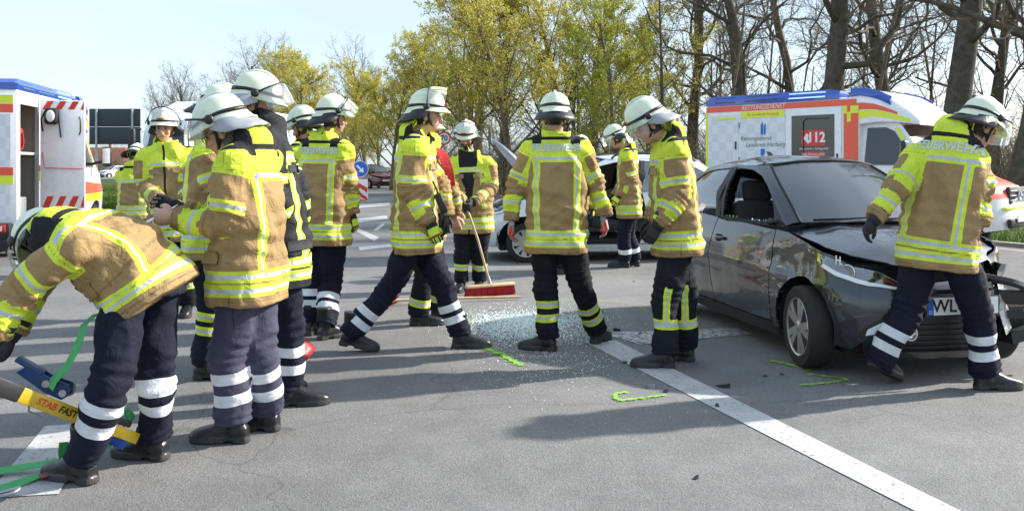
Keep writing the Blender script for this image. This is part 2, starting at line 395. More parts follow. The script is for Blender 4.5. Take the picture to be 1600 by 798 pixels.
def gp(*uv): return [gnd(u, v) for u, v in uv]
flat('lane_line', [gp((913,534),(962,532),(1500,798),(1640,866),(1590,880),(1428,798))], .004, M['line'])
flat('stop_bar', [gp((968,529),(935,521),(1150,513),(1175,522),(1000,539))], .006, M['line_worn'])
flat('give_way_block', [gp((70,666),(150,661),(92,772),(-25,779),(-2,752))], .004, M['line'])
flat('dashed_line', [gp((205,540),(216,540),(193,602),(181,602)), gp((300,330),(306,330),(290,350),(283,350))], .004, M['line'])
flat('far_markings', [gp((545,321),(608,317),(610,321),(546,326)), gp((546,343),(604,337),(606,342),(548,349)),
     gp((552,359),(560,357),(592,371),(585,377)), gp((560,386),(640,379),(642,383),(562,391)), gp((596,350),(602,350),(590,360),(583,360))], .004, M['line'])
def _edge(t0, t1):
    a = Vector((8.85,14.3)); b = Vector((-.2,36)); d = (b-a).normalized(); n = Vector((-d.y, d.x)); n = n if n.x < 0 else -n
    p = a+d*t0+n*.45; q = a+d*t1+n*.45
    return [p, q, q+n*.14, p+n*.14]
flat('edge_line', [_edge(-11, 23)], .004, M['line'])
def spray(uvs, w, name, m, z=.008):
    if m is M['spray']: spray(uvs, w*2.1, name, M['spray_thin'], .006)
    pts = catmull([gnd(u, v) for u, v in uvs], 6); mb = MB(); Lr = []; 
    for i, p in enumerate(pts):
        t = (pts[min(i+1, len(pts)-1)]-pts[max(i-1, 0)]).normalized(); n = Vector((-t.y, t.x, 0)); ww = w*(.8+.35*math.sin(i*2.1))
        Lr.append((p+n*ww+Vector((0,0,z)), p-n*ww+Vector((0,0,z))))
    for a, b in zip(Lr[:-1], Lr[1:]): mb.add([a[0], a[1], b[1], b[0]], [(0,1,2,3)])
    return tag(mb.build(name, m, smooth=None), kind='structure')
spray([(752,538),(768,548),(781,555)], .030, 'spray_mark', M['spray'])
spray([(781,553),(799,563),(815,572)], .028, 'spray_mark', M['spray'])
spray([(980,613),(962,617),(968,626),(1000,623),(1040,618)], .016, 'spray_mark', M['spray'])
spray([(1202,564),(1230,570),(1268,580)], .018, 'spray_mark', M['spray'])
spray([(1262,585),(1300,590),(1322,594),(1290,599),(1250,603)], .014, 'spray_mark', M['spray'])
spray([(775,414),(800,413),(832,411)], .018, 'spray_mark', M['spray_thin'])
spray([(980,422),(1000,419),(1018,419)], .02, 'spray_mark', M['spray_thin'])
spray([(870,470),(920,470),(985,476),(1012,488)], .03, 'spray_mark', M['spray_thin'])
spray([(600,455),(660,452),(720,457)], .03, 'spray_mark', M['spray_thin'])
spray([(724,512),(738,500),(734,488)], .012, 'spray_mark', M['spray_thin'])
spray([(842,508),(880,500),(890,492)], .02, 'spray_mark', M['spray_thin'])

# grass: too many blades to count
def blades(name, inside, n, h0, h1, w, label, zf):
    V = []; Fs = []; k = 0
    while k < n:
        p = inside()
        if p is None: continue
        x, y = p; a = random.random()*6.283; h = random.uniform(h0, h1); lx = random.gauss(0, .35)*h; ly = random.gauss(0, .35)*h
        z = zf(x, y); dx, dy = math.cos(a)*w, math.sin(a)*w; b = len(V)
        V += [(x-dx, y-dy, z), (x+dx, y+dy, z), (x+lx*.5+dx*.6, y+ly*.5+dy*.6, z+h*.6), (x+lx, y+ly, z+h), (x+lx*.5-dx*.6, y+ly*.5-dy*.6, z+h*.6)]
        Fs.append((b, b+1, b+2, b+3, b+4)); k += 1
    me = bpy.data.meshes.new(name); me.from_pydata(V, [], Fs); me.update()
    tag(link(name, me, M['grass_blade']), label, 'grass', kind='stuff')
def in_verge():
    t = random.random(); d = random.random()**1.4*6
    x = 11.2+(-.07-11.2)*t**1.6; y = 9.1+(36.06-9.1)*t**1.6
    return (x+d*.86+.05, y+d*.5)
blades('grass', in_verge, 26000, .05, .15, .008, 'short green grass on the verge behind the kerb', lambda x, y: .04)
def in_field():
    y = 28.3+random.random()**1.8*40; x0 = -.52*y; x1 = -.375*y-.3
    return (random.uniform(x0, x1), y)
blades('grass', in_field, 26000, .05, .12, .014, 'green meadow grass beyond the rescue van', lambda x, y: -.06)
# ---------------------------------------------------------------- cars
def paint(name, col, metal=.35, rough=.28, var=.10):
    m = mat(name, col, rough, metal, var=var, vscale=14, coat=1.0); return m
def scuffed_paint():
    m = paint('paint_dark_grey', (.024,.029,.036), .3, .30, .25); nt = m.node_tree; N = nt.nodes; L = nt.links; b = N['Principled BSDF']
    src = b.inputs['Base Color'].links[0].from_socket; t = N.new('ShaderNodeTexCoord'); sp = N.new('ShaderNodeSeparateXYZ'); L.new(t.outputs['Object'], sp.inputs[0])
    mp_ = N.new('ShaderNodeMapping'); mp_.inputs['Scale'].default_value = (9, 9, 30); L.new(t.outputs['Object'], mp_.inputs['Vector'])
    n = N.new('ShaderNodeTexNoise'); n.inputs['Scale'].default_value = 1; n.inputs['Detail'].default_value = 6; n.inputs['Distortion'].default_value = .6; L.new(mp_.outputs[0], n.inputs['Vector'])
    def band(ax, c, w):
        q = N.new('ShaderNodeMath'); q.operation = 'SUBTRACT'; q.inputs[1].default_value = c; L.new(sp.outputs[ax], q.inputs[0]); a = N.new('ShaderNodeMath'); a.operation = 'ABSOLUTE'; L.new(q.outputs[0], a.inputs[0])
        r = N.new('ShaderNodeMapRange'); r.inputs[1].default_value = w; r.inputs[2].default_value = w*.4; L.new(a.outputs[0], r.inputs[0]); return r.outputs[0]
    k = N.new('ShaderNodeMath'); k.operation = 'MULTIPLY'; L.new(band('X', -.40, .22), k.inputs[0]); L.new(band('Z', .58, .26), k.inputs[1])
    k2 = N.new('ShaderNodeMath'); k2.operation = 'MULTIPLY'; L.new(k.outputs[0], k2.inputs[0]); L.new(band('Y', -.8, .3), k2.inputs[1])
    th = N.new('ShaderNodeMapRange'); th.inputs[1].default_value = .60; th.inputs[2].default_value = .66; L.new(n.outputs['Fac'], th.inputs[0])
    k3 = N.new('ShaderNodeMath'); k3.operation = 'MULTIPLY'; L.new(k2.outputs[0], k3.inputs[0]); L.new(th.outputs[0], k3.inputs[1])
    mxn = N.new('ShaderNodeMix'); mxn.data_type = 'RGBA'; mxn.inputs['B'].default_value = (.35,.36,.37,1); L.new(k3.outputs[0], mxn.inputs['Factor']); L.new(src, mxn.inputs['A']); L.new(mxn.outputs['Result'], b.inputs['Base Color'])
    return m
M['paint_dark'] = scuffed_paint()
M['paint_silver'] = paint('paint_silver', (.66,.68,.70), .25, .35)
M['paint_red'] = paint('paint_dark_red', (.22,.03,.05))
M['paint_white'] = paint('paint_white', (.72,.72,.72), 0, .3)
M['glass_car'] = glassmat('car_glass', (.42,.47,.48), .16)
M['glass_screen'] = glassmat('windscreen_glass', (.62,.68,.69), .10, haze=.05, hazecol=(.6,.64,.68))  # pale bluish haze mixed in, standing in for sky reflected in the screen
M['interior'] = mat('interior_black', (.012,.012,.014), .8, bump=.2, bscale=80)
M['seat_fabric'] = mat('seat_fabric', (.03,.032,.038), .9, bump=.4, bscale=150)
M['rim'] = mat('alloy_rim', (.48,.48,.48), .32, .85, var=.12)
M['lamp_glass'] = glassmat('lamp_glass', (.80,.83,.85), .10)
M['lamp_inner'] = mat('lamp_inner', (.10,.11,.12), .25, .6)
M['lamp_red'] = mat('tail_lamp_red', (.5,.01,.01), .15, coat=.8)
M['drl'] = mat('daytime_strip', (.75,.76,.78), .25)
M['amber'] = mat('amber_reflector', (.55,.10,.05), .3)
M['plate_white'] = mat('plate_white', (.76,.76,.74), .45)
M['plate_blue'] = mat('plate_blue', (.02,.09,.42), .45)
M['ink'] = mat('black_print', (.01,.01,.01), .6)
M['white_print'] = mat('white_print', (.78,.78,.78), .6)
M['raw_metal'] = mat('bare_crumpled_metal', (.45,.46,.47), .38, .6, var=.45, vscale=9, bump=.5, bscale=14)

def panel(poly, fmap, name, m, parent, thick=.012, step=.05, smooth=40):
    bm = bmesh.new(); f = bm.faces.new([bm.verts.new((x, y, 0)) for x, y in poly])
    for ax in (0, 1):
        lo = min(p[ax] for p in poly); hi = max(p[ax] for p in poly); n = int((hi-lo)/step)
        for i in range(1, n+1):
            co = lo+(hi-lo)*i/(n+1); no = (1,0,0) if ax == 0 else (0,1,0); c = (co,0,0) if ax == 0 else (0,co,0)
            bmesh.ops.bisect_plane(bm, geom=bm.verts[:]+bm.edges[:]+bm.faces[:], plane_co=c, plane_no=no, dist=1e-5)
    for v in bm.verts: v.co = Vector(fmap(v.co.x, v.co.y))
    bm.normal_update()
    if thick:
        bmesh.ops.recalc_face_normals(bm, faces=bm.faces[:])
        bmesh.ops.solidify(bm, geom=bm.faces[:], thickness=thick)
        bmesh.ops.recalc_face_normals(bm, faces=bm.faces[:])
    me = bpy.data.meshes.new(name); bm.to_mesh(me); bm.free()
    return link(name, me, m, parent, smooth)

def lerp_table(T, x):
    xs = [t[0] for t in T]
    return float(np.interp(x, xs, [t[1] for t in T]))
def sstep(a, b, x):
    t = min(1, max(0, (x-a)/(b-a))); return t*t*(3-2*t)

class CarShape:
    OUT = [(.705,0),(.69,.25),(.62,.47),(.49,.64),(.27,.755),(0,.795),(-.5,.805),(-1.2,.805),(-1.9,.79),(-2.34,.775),(-2.55,.715),(-2.68,.55),(-2.74,.28),(-2.75,0)]
    BELT = [(-.15,0,1.0),(-.20,.33,.995),(-.36,.585,.985),(-.50,.675,.955),(-1.36,.735,.965),(-1.46,.735,.97),(-2.15,.70,1.0),(-2.50,.58,1.02),(-2.62,0,1.03)]
    ROOF = [(-.92,0,1.455),(-.95,.26,1.445),(-1.04,.455,1.415),(-1.13,.515,1.408),(-1.44,.54,1.415),(-1.54,.54,1.415),(-1.98,.51,1.40),(-2.28,.44,1.37),(-2.40,0,1.40)]
    def __init__(s, sx=1, sy=1, sz=1, dent=None):
        s.sx, s.sy, s.sz, s.dent = sx, sy, sz, dent
        P = catmull([(x, y, 0) for x, y in s.OUT], 14); s.P = P
        q = [0]
        for a, b in zip(P[:-1], P[1:]): q.append(q[-1]+(b-a).length)
        s.q = np.array(q); s.px = np.array([p.x for p in P]); s.py = np.array([p.y for p in P])
        nx = np.gradient(s.py); ny = -np.gradient(s.px); l = np.hypot(nx, ny); s.nx = nx/l; s.ny = ny/l
        s.belt = catmull(s.BELT, 12); s.roof = catmull(s.ROOF, 12)
    def Q(s, x): return float(np.interp(-x, -s.px, s.q))
    def Qy(s, y): k = int(np.argmax(s.py)); return float(np.interp(y, s.py[:k], s.q[:k]))
    SIDE = [(.1,.09),(.2,.055),(.3,.025),(.5,.0),(.66,.0),(.72,.012),(.8,.03),(.9,.06),(1.0,.10)]
    FRONT = [(.1,.14),(.16,.09),(.25,.03),(.45,.0),(.55,.01),(.64,.05),(.72,.13),(.80,.26),(.9,.42)]
    REAR = [(.1,.12),(.2,.06),(.35,.0),(.5,.0),(.6,.02),(.8,.07),(1.05,.14)]
    def shell(s, q, z, out=0.0):
        a = abs(q); x = np.interp(a, s.q, s.px); y = np.interp(a, s.q, s.py); nx = np.interp(a, s.q, s.nx); ny = np.interp(a, s.q, s.ny)
        wf = sstep(.12, .58, x); wr = sstep(-2.35, -2.65, x)
        ins = lerp_table(s.SIDE, z)*(1-wf-wr)+lerp_table(s.FRONT, z)*wf+lerp_table(s.REAR, z)*wr
        crease = .012*math.exp(-((z-.60-.05*x/-2)/.03)**2)*(1-wf)      # shoulder line pressed into the side
        d = out-ins+crease
        p = Vector((x+nx*d, (y+ny*d)*(1 if q >= 0 else -1), z))
        if s.dent: p = s.dent(p)
        return s.S(p)
    def S(s, p): return Vector((p[0]*s.sx, p[1]*s.sy, p[2]*s.sz))
    ZC = [(-.40,1.005),(-.30,.998),(0,.95),(.3,.88),(.5,.805),(.62,.735),(.70,.66)]
    def hood(s, x, y, out=0.0):
        X = -x; z = float(np.interp(x, [t[0] for t in s.ZC], [t[1] for t in s.ZC]))-.085*(abs(y)/.66)**2.2+.012*math.exp(-((abs(y)-.36)/.07)**2)*sstep(.6, -.2, x)
        p = Vector((x, y, z+out))
        if s.dent: p = s.dent(p)
        return s.S(p)
    def gh(s, k, t, out=0.0):
        a = abs(k)*12; i = min(int(a), len(s.belt)-2); f = a-i
        B = s.belt[i].lerp(s.belt[i+1], f); T = s.roof[i].lerp(s.roof[i+1], f)
        p = B.lerp(T, t); c = Vector((-1.45, 0, p.z)); d = (p-c); d.z = 0; d.normalize(); d = Vector((d.x, d.y*1.3, .3)).normalized()
        p = p+d*(.045*math.sin(math.pi*min(1, max(0, t)))+out)
        if k < 0: p = Vector((p.x, -p.y, p.z))
        return s.S(p)
    def roofp(s, x, y, out=0.0):
        w = np.interp(-x, [-p.x for p in s.roof], [p.y for p in s.roof]); e = np.interp(-x, [.92,1.15,1.5,2.0,2.3,2.42], [1.44,1.408,1.415,1.40,1.37,1.395])
        c = np.interp(-x, [.90,1.15,1.6,2.0,2.42], [1.452,1.488,1.505,1.482,1.405])
        r = min(1, abs(y)/max(.05, w)); return s.S(Vector((x, y, max(e, e+(c-e)*(1-r**2.2))+out)))

def arc(cx, cz, r, a0, a1, n=14): return [(cx+r*math.cos(R(a0+(a1-a0)*i/n)), cz+r*math.sin(R(a0+(a1-a0)*i/n))) for i in range(n+1)]

def make_wheel(parent, loc, rad, width, side, steer=0.0, style='alloy', name='wheel'):
    w = empty(name, loc, steer); w.parent = parent
    t = MB(); a = width/2; rr = rad*.70
    t.lathe([(rr,-a*.86),(rr+.03*rad,-a),(rad*.93,-a),(rad*.985,-a*.8),(rad,-a*.5),(rad,a*.5),(rad*.985,a*.8),(rad*.93,a),(rr+.03*rad,a),(rr,a*.86)], 'y', 48)
    t.build('tyre', M['rubber'], w, 40)
    r = MB(); o = side*a
    prof = [(rr*1.02, o*.92), (rr*1.0, o*1.0), (rr*.95, o*.95), (rr*.92, o*.45), (rr*.90, -o*.8)]
    rings = []
    for pr, ph in prof: rings.append([Vector((pr*math.cos(2*math.pi*j/48), ph, pr*math.sin(2*math.pi*j/48))) for j in range(48)])
    r.loft(rings, cap=False)
    n = 10 if style == 'alloy' else 9
    for i in range(n):
        if style == 'alloy': an = 2*math.pi*((i//2)+(.5 if 0 else 0))/5+(-.20 if i % 2 == 0 else .20)
        else: an = 2*math.pi*i/n
        d = Vector((math.cos(an), 0, math.sin(an))); tn = Vector((-math.sin(an), 0, math.cos(an)))
        w0, w1 = (.10, .13) if style == 'alloy' else (.14, .20)
        p0 = d*rr*.12; p1 = d*rr*.95
        yv = Vector((0, 1, 0))
        r.add([p0-tn*rr*w0+yv*o*.86, p0+tn*rr*w0+yv*o*.86, p1+tn*rr*w1+yv*o*.93, p1-tn*rr*w1+yv*o*.93,
               p0-tn*rr*w0*1.2+yv*o*.5, p0+tn*rr*w0*1.2+yv*o*.5, p1+tn*rr*w1*1.2+yv*o*.55, p1-tn*rr*w1*1.2+yv*o*.55],
              [(0,1,2,3),(4,7,6,5),(0,4,5,1),(1,5,6,2),(2,6,7,3),(3,7,4,0)])
    r.lathe([(.02*rad, o*.95),(rr*.17, o*.93),(rr*.21, o*.86),(rr*.22, o*.4)], 'y', 20)
    r.build('rim', M['rim'], w, 35)
    b = MB(); b.lathe([(rr*.88, o*.25),(rr*.88, o*.2)], 'y', 32); b.build('brake_disc', M['interior'], w, 30)
    return w

def make_car(name, label, loc, rz, pm, sx=1, sy=1, sz=1, dent=None, wheel_style='alloy', group=None, bonnet_open=False, broken_window=False,
             no_front_door=False, scale=1, detail=True, rack=False, crash=False, steer=0.0):
    car = empty(name, loc, rz, scale); tag(car, label, 'car', group)
    C = CarShape(sx, sy, sz, dent); S = C.shell; Q = C.Q; rw = .285
    P = M[pm]; bk = M['plastic_black']
    for sd in (-1, 1):
        f = lambda x, z, o=0.0: S(sd*Q(x), z, o)
        hz = lambda x: float(np.interp(x, [t[0] for t in C.ZC], [t[1] for t in C.ZC]))-.088
        fen = [(-.42,.215)]+arc(0,.29,.345,193,12)+[(.37,.45),(.41,.60),(.40,hz(.40)-.02),(.25,hz(.25)),(.1,hz(.1)),(-.1,hz(-.1)+.01),(-.25,hz(-.25)+.02),(-.34,.925),(-.42,.93)]
        panel(fen, f, 'fender', P, car, step=.022 if crash else .035, smooth=30)
        if not (no_front_door and sd == 1):
            d1 = panel([(-.432,.25),(-1.41,.25),(-1.47,.42),(-1.49,.7),(-1.45,.955),(-.9,.945),(-.432,.925)], f, 'door', P, car)
            h = MB(); hp = [f(-1.40+.19*i/6, .80, .008+.028*math.sin(math.pi*i/6)) for i in range(7)]
            h.tube(hp, .014, 8); h.build('handle', P, d1, 60)
            hc = MB(); c = f(-1.33, .795, .002); hc.ell(c, (.075, .012, .035)); hc.build('handle_recess', M['interior'], d1, 60)
        d2 = panel([(-1.424,.25),(-1.90,.25)]+arc(-2.34,.29,.40,170,120,8)+[(-2.42,.80),(-2.40,1.0),(-2.15,.99),(-1.464,.96),(-1.504,.7),(-1.484,.42)], f, 'rear_door', P, car)
        if detail:
            h = MB(); h.tube([f(-2.2+.17*i/6, .84, .008+.028*math.sin(math.pi*i/6)) for i in range(7)], .013, 8); h.build('handle', P, d2, 60)
        panel([(-1.92,.25),(-1.98,.2)]+arc(-2.34,.29,.345,195,15,12)[::1]+[(-2.0+-.0,.30)][:0]+[(-2.55,.45),(-2.6,.9),(-2.5,1.01),(-2.42,1.0),(-2.43,.80)]+arc(-2.34,.29,.395,118,170,8), f, 'quarter_panel', P, car) if False else None
        qp = arc(-2.34,.29,.345,0,180,14)   # from front of arch over the top to its rear
        panel([(-1.91,.215),(-1.915,.24)]+arc(-2.34,.29,.392,172,118,8)[:0]+[(-1.955,.36),(-2.02,.50),(-2.15,.645),(-2.435,.80),(-2.415,1.0),(-2.52,1.015),(-2.62,.90),(-2.60,.5),(-2.70,.30)]+qp[::-1]+[(-1.99,.215)], f, 'quarter_panel', P, car)
        panel([(-.36,.145),(-2.0,.145),(-2.0,.238),(-.40,.238)], lambda x, z: f(x, z, -.004), 'sill', bk if crash else P, car)
        # wheel housing
        for ax in (0, -2.34):
            wh = MB(); pts = arc(ax,.29,.36,-10,190,12)
            for (x0,z0),(x1,z1) in zip(pts[:-1], pts[1:]):
                wh.add([C.S((x0, sd*.74, z0)), C.S((x1, sd*.74, z1)), C.S((x1, sd*.50, z1)), C.S((x0, sd*.50, z0))], [(0,1,2,3)])
            wh.build('wheel_housing', M['interior'], car, None)
            make_wheel(car, (ax*sx, sd*.715*sy, rw), rw, .168, sd, (steer if ax == 0 else 0), wheel_style)
        # greenhouse side
        g = lambda k, t, o=0.0: C.gh(sd*k, t, o)
        panel([(1.93,0),(2.80,0),(2.80,.30),(2.78,.62),(2.90,.80),(3.25,.915),(3.9,.94),(4.9,.94),(5.6,.92),(6.2,.86),(6.55,.6),(6.62,0),(7.2,0),(7.25,.5),(7.1,1.0),(6,1.0),(5,1.0),(4,1.0),(3,1.0),(2.4,1.0),(1.93,1.0)], g, 'roof_pillar', P, car, step=.10)
        panel([(3.94,.0),(3.93,.95),(4.96,.95),(4.98,.0)], lambda k, t: g(k, t, .004), 'door_pillar', bk, car, step=.1)
        panel([(2.80,-.03),(3.94,-.03),(3.94,.035),(2.80,.035)], lambda k, t: g(k, t, .008), 'window_seal', M['rubber'], car, step=.06)
        if not (broken_window and sd == -1) and not (no_front_door and sd == 1):
            panel([(2.79,0),(3.95,0),(3.95,.95),(3.25,.93),(2.90,.81),(2.77,.62)], lambda k, t: g(k, t, -.012), 'side_window', M['glass_car'], car, thick=.004, step=.1)
        else:
            sh = MB()
            for i in range(26):
                k = 3.93; t = .02+.9*i/26; dk = random.uniform(.01, .05)
                a, b, c_ = g(k, t, -.012), g(k, t+.04, -.012), g(k-dk, t+.015, -.012)
                sh.add([a, b, c_], [(0,1,2)])
            for i in range(30):
                k = 2.85+1.05*i/30; dt = random.uniform(.01, .06)
                sh.add([g(k, .03, -.012), g(k+.035, .03, -.012), g(k+.015, .03+dt, -.012)], [(0,1,2)])
            sh.build('broken_glass', M['lamp_glass'], car, None)
            tri = panel([(2.80,.03),(2.80,.30),(2.78,.50),(3.08,.03)], lambda k, t: g(k, t, -.006), 'mirror_triangle', bk, car, step=.06)
            st = MB(); p = g(3.0,.05,.0); st.tube([p, p+C.S((.0,-.05*1,.0))*1], .022, 8); st.ell(p+Vector((0,sd*.05,0)), (.03,.03,.03), n=8, m=6); st.build('mirror_stump', bk, car, 40)
        panel([(4.97,0),(6.66,0),(6.58,.6),(6.22,.88),(5.6,.94),(4.95,.95)], lambda k, t: g(k, t, -.012), 'rear_side_window', M['glass_car'], car, thick=.004, step=.12)
        if not crash or sd == 1:
            mr = MB(); p = g(3.2,.12,.02); mr.box(p+Vector((.02,sd*.10,.03)), (.10,.19,.13), bev=.03); mr.tube([p, p+Vector((.01,sd*.06,.0))], .02, 8); mr.build('wing_mirror', P, car, 50)
        # headlamp: dark tray, reflector, clear cover, daytime strip
        hl = [(Q(.04),hz(.04)-.02),(Q(.20),hz(.2)-.012),(Q(.36),.745),(C.Qy(.52),.70),(C.Qy(.33),.625),(C.Qy(.42),.612),(C.Qy(.58),.625),(Q(.30),.69),(Q(.16),.755)]
        if not (crash and sd == 1):
            hd = panel(hl, lambda q, z: S(sd*q, z, .003), 'headlight', M['lamp_inner'], car, thick=.01, step=.04)
            panel(hl, lambda q, z: S(sd*q, z, .016), 'lens', M['lamp_glass'], hd, thick=.003, step=.04)
            panel([(Q(.20),.728),(Q(.32),.678),(C.Qy(.58),.622),(C.Qy(.42),.612),(C.Qy(.36),.618),(C.Qy(.42),.626),(C.Qy(.57),.642),(Q(.33),.70),(Q(.22),.745)], lambda q, z: S(sd*q, z, .021), 'daytime_strip', M['drl'], hd, thick=.008, step=.03)
            pj = MB(); c = S(sd*Q(.40), .70, .004); nrm = (S(sd*Q(.40), .70, .1)-c).normalized(); rot = nrm.to_track_quat('Z','Y').to_matrix()
            pj.lathe([(.048,-.004),(.052,.008),(.046,.012),(.040,.004),(.01,.003)], 'z', 20)
            pj.v = [tuple(rot @ Vector(v)+c) for v in pj.v]; pj.build('reflector', M['chrome'], hd, 40)
            panel([(C.Qy(.50),.655),(C.Qy(.40),.625),(C.Qy(.44),.65),(C.Qy(.53),.69)], lambda q, z: S(sd*q, z, .012), 'indicator', M['amber'], hd, thick=.003, step=.03)
        # painted bumper corner
        bc = [(Q(.345),.21),(Q(.36),.45),(Q(.40),.60),(Q(.36),.69)][0:3]+[(Q(.30),.685),(C.Qy(.58),.618),(C.Qy(.42),.606),(C.Qy(.33),.615),(C.Qy(.16),.60),(C.Qy(.20),.56),(C.Qy(.50),.36),(Q(.50),.24),(Q(.44),.20)]
        if not (crash and sd == 1):
            panel(bc, lambda q, z: S(sd*q, z, .004), 'bumper_corner', P, car, step=.035)
            if detail:
                lp = panel([(Q(.54),.305),(C.Qy(.50),.33),(C.Qy(.46),.40),(C.Qy(.49),.405),(Q(.55),.345)], lambda q, z: S(sd*q, z, .014), 'running_lamp', M['drl'], car, thick=.01, step=.03)
                panel([(Q(.51),.285),(C.Qy(.47),.31),(C.Qy(.43),.42),(C.Qy(.50),.425),(Q(.53),.35)], lambda q, z: S(sd*q, z, .008), 'lamp_bezel', bk, lp, thick=.006, step=.03)
                fg = MB(); c = S(sd*C.Qy(.34), .33, .006); fg.lathe([(.046,-.02),(.046,.012),(.036,.012),(.030,.0),(.005,-.004)], 'x', 18, c); fg.build('fog_lamp', M['chrome'], car, 40)
    # front centre
    y6 = C.Qy(.62)
    if not crash:
        panel([(-y6,.17),(y6,.17),(y6,.58),(-y6,.58)], lambda q, z: S(q, z, -.012), 'front_grille', bk, car, step=.05)
    else:
        panel([(-y6,.17),(C.Qy(.44),.17),(C.Qy(.50),.58),(-y6,.58)], lambda q, z: S(q, z, -.012), 'front_grille', bk, car, step=.05)
    panel([(-C.Qy(.40),.600),(0,.610),(C.Qy(.40),.600),(C.Qy(.38),.635),(0,.665),(-C.Qy(.38),.635)], lambda q, z: S(q, z, .002), 'nose_panel', P, car, step=.04)
    panel([(-C.Qy(.50),.155),(C.Qy(.42),.155),(C.Qy(.40),.205),(-C.Qy(.50),.205)], lambda q, z: S(q, z, .012), 'front_lip', P, car, step=.05)
    for i in range(5 if detail else 0):
        z = .235+.035*i; panel([(-C.Qy(.40),z),(C.Qy(.40),z),(C.Qy(.40),z+.010),(-C.Qy(.40),z+.010)], lambda q, z_: S(q, z_, .004), 'grille_slat', bk, car, step=.06)
    # bonnet
    xs = np.linspace(-.34, .60, 14); half = lambda x: float(np.interp(x, [-.34,-.1,.1,.3,.45,.55,.60], [.665,.665,.655,.60,.49,.36,.20]))
    poly = [(x, half(x)) for x in xs]+[(.615,.0)]+[(x, -half(x)) for x in xs[::-1]]+[(-.27,-.4),(-.25,0),(-.27,.4)]
    bo = panel(poly, lambda x, y: C.hood(x, y), 'bonnet', P, car, step=.05)
    if bonnet_open:
        hp = C.S((-.30, 0, .96)); Rm = Matrix.Translation(hp) @ Matrix.Rotation(R(-58), 4, 'Y') @ Matrix.Translation(-hp); bo.data.transform(Rm)
    eb = MB(); eb.box(C.S((.02,-.08 if crash else 0,.50)), (.7*sx,.9*sy,.5*sz)); eb.build('engine_bay', M['interior'], car, None)
    # cowl, windscreen, rear
    cw = MB(); cp = [C.S((x, y, z)) for x, y, z in [(-.26,-.4,.985),(-.20,0,.99),(-.26,.4,.985),(-.36,.63,.95),(-.46,.62,.97),(-.36,0,1.0),(-.46,-.62,.97),(-.36,-.63,.95)]]
    cw.add(cp, [(0,1,5,6),(1,2,4,5),(2,3,4),(0,6,7)]); cw.build('scuttle', bk, car, None)
    panel([(-1.95,.0),(1.95,.0),(1.95,.97),(-1.95,.97)], lambda k, t: C.gh(k, t, -.006), 'windscreen', M['glass_screen'], car, thick=.005, step=.2)
    fr = MB(); 
    for sd in (-1, 1): fr.tube([C.gh(sd*1.95, t, .001) for t in np.linspace(0, 1, 9)], .011, 6)
    fr.tube([C.gh(k, .985, .0) for k in np.linspace(-2, 2, 13)], .012, 6); fr.build('windscreen_trim', M['rubber'], car, 60)
    wp = MB(); wp.tube([C.gh(-.35,.02,.015), C.gh(.5,.03,.018), C.gh(1.5,.05,.018)], [.012,.008,.005], 6); wp.tube([C.gh(-1.6,.02,.02), C.gh(-.9,.03,.02), C.gh(-.2,.05,.018)], [.012,.008,.005], 6); wp.build('wiper', M['rubber'], car, 60)
    panel([(7.15,.12),(8,.12),(8,.95),(7.05,.95)], lambda k, t: C.gh(k, t, -.004), 'rear_window', M['glass_car'], car, thick=.004, step=.15)
    panel([(-7.15,.12),(-8,.12),(-8,.95),(-7.05,.95)], lambda k, t: C.gh(k, t, -.004), 'rear_window', M['glass_car'], car, thick=.004, step=.15)
    qe = C.q[-1]; q0 = Q(-2.58)
    for sd in (-1, 1):
        panel([(q0,.19),(qe,.19),(qe,.60),(q0,.60)], lambda q, z: S(sd*q, z), 'rear_bumper', P, car, step=.06)
        panel([(q0+.02,.605),(qe,.605),(qe,1.03),(q0+.02,1.01)], lambda q, z: S(sd*q, z), 'tailgate', P, car, step=.06)
        panel([(q0-.04,.66),(q0+.12,.66),(q0+.10,.95),(q0-.02,.95)], lambda q, z: S(sd*q, z, .012), 'tail_light', M['lamp_red'], car, step=.05)
    rx = np.linspace(-.93, -2.39, 18); rp = [(x, float(np.interp(-x, [-p.x for p in C.roof], [p.y for p in C.roof]))-.0) for x in rx]
    panel(rp+[(x, -y) for x, y in rp[::-1]], lambda x, y: C.roofp(x, y), 'roof', P, car, step=.06)
    an = MB(); a = C.roofp(-1.9, 0); an.tube([a+Vector((.05,0,-.01)), a+Vector((.0,0,.03)), a+Vector((-.06,0,.05))], [.03,.02,.004], 8); an.build('aerial', bk, car, 40)
    if rack:
        for sd in (-1, 1):
            rr = MB(); rr.tube(catmull([C.roofp(-1.12, sd*.47, .0), C.roofp(-1.22, sd*.47, .055), C.roofp(-1.6, sd*.48, .065), C.roofp(-2.1, sd*.46, .055), C.roofp(-2.22, sd*.45, .0)], 5), .016, 8); rr.build('roof_rail', bk, car, 60)
    # plate
    pc = C.shell(0, .50, .012)
    pb = MB(); pb.box(pc+Vector((0,0,0)), (.012,.54,.135)); pl = pb.build('number_plate', bk, car, 30)
    a = MB(); a.box(pc+Vector((.009,.0,.006)), (.004,.515,.108)); a.build('plate_face', M['plate_white'], pl, None)
    a = MB(); a.box(pc+Vector((.0115,-.236,.006)), (.002,.044,.108)); a.build('plate_band', M['plate_blue'], pl, None)
    if detail:
        text_on('plate_letters', 'WL', .115, pc+Vector((.0125,-.135,.006)), (0,1,0), (0,0,1), M['ink'], pl, bold=.002)
        text_on('country_letter', 'D', .03, pc+Vector((.0135,-.236,-.03)), (0,1,0), (0,0,1), M['white_print'], pl)
        sl = MB(); sl.lathe([(.016,0),(.016,.001),(.001,.001)], 'x', 16, pc+Vector((.0115,-.035,.02))); sl.build('plate_seal', mat('seal_red', (.6,.25,.25), .6), pl, None)
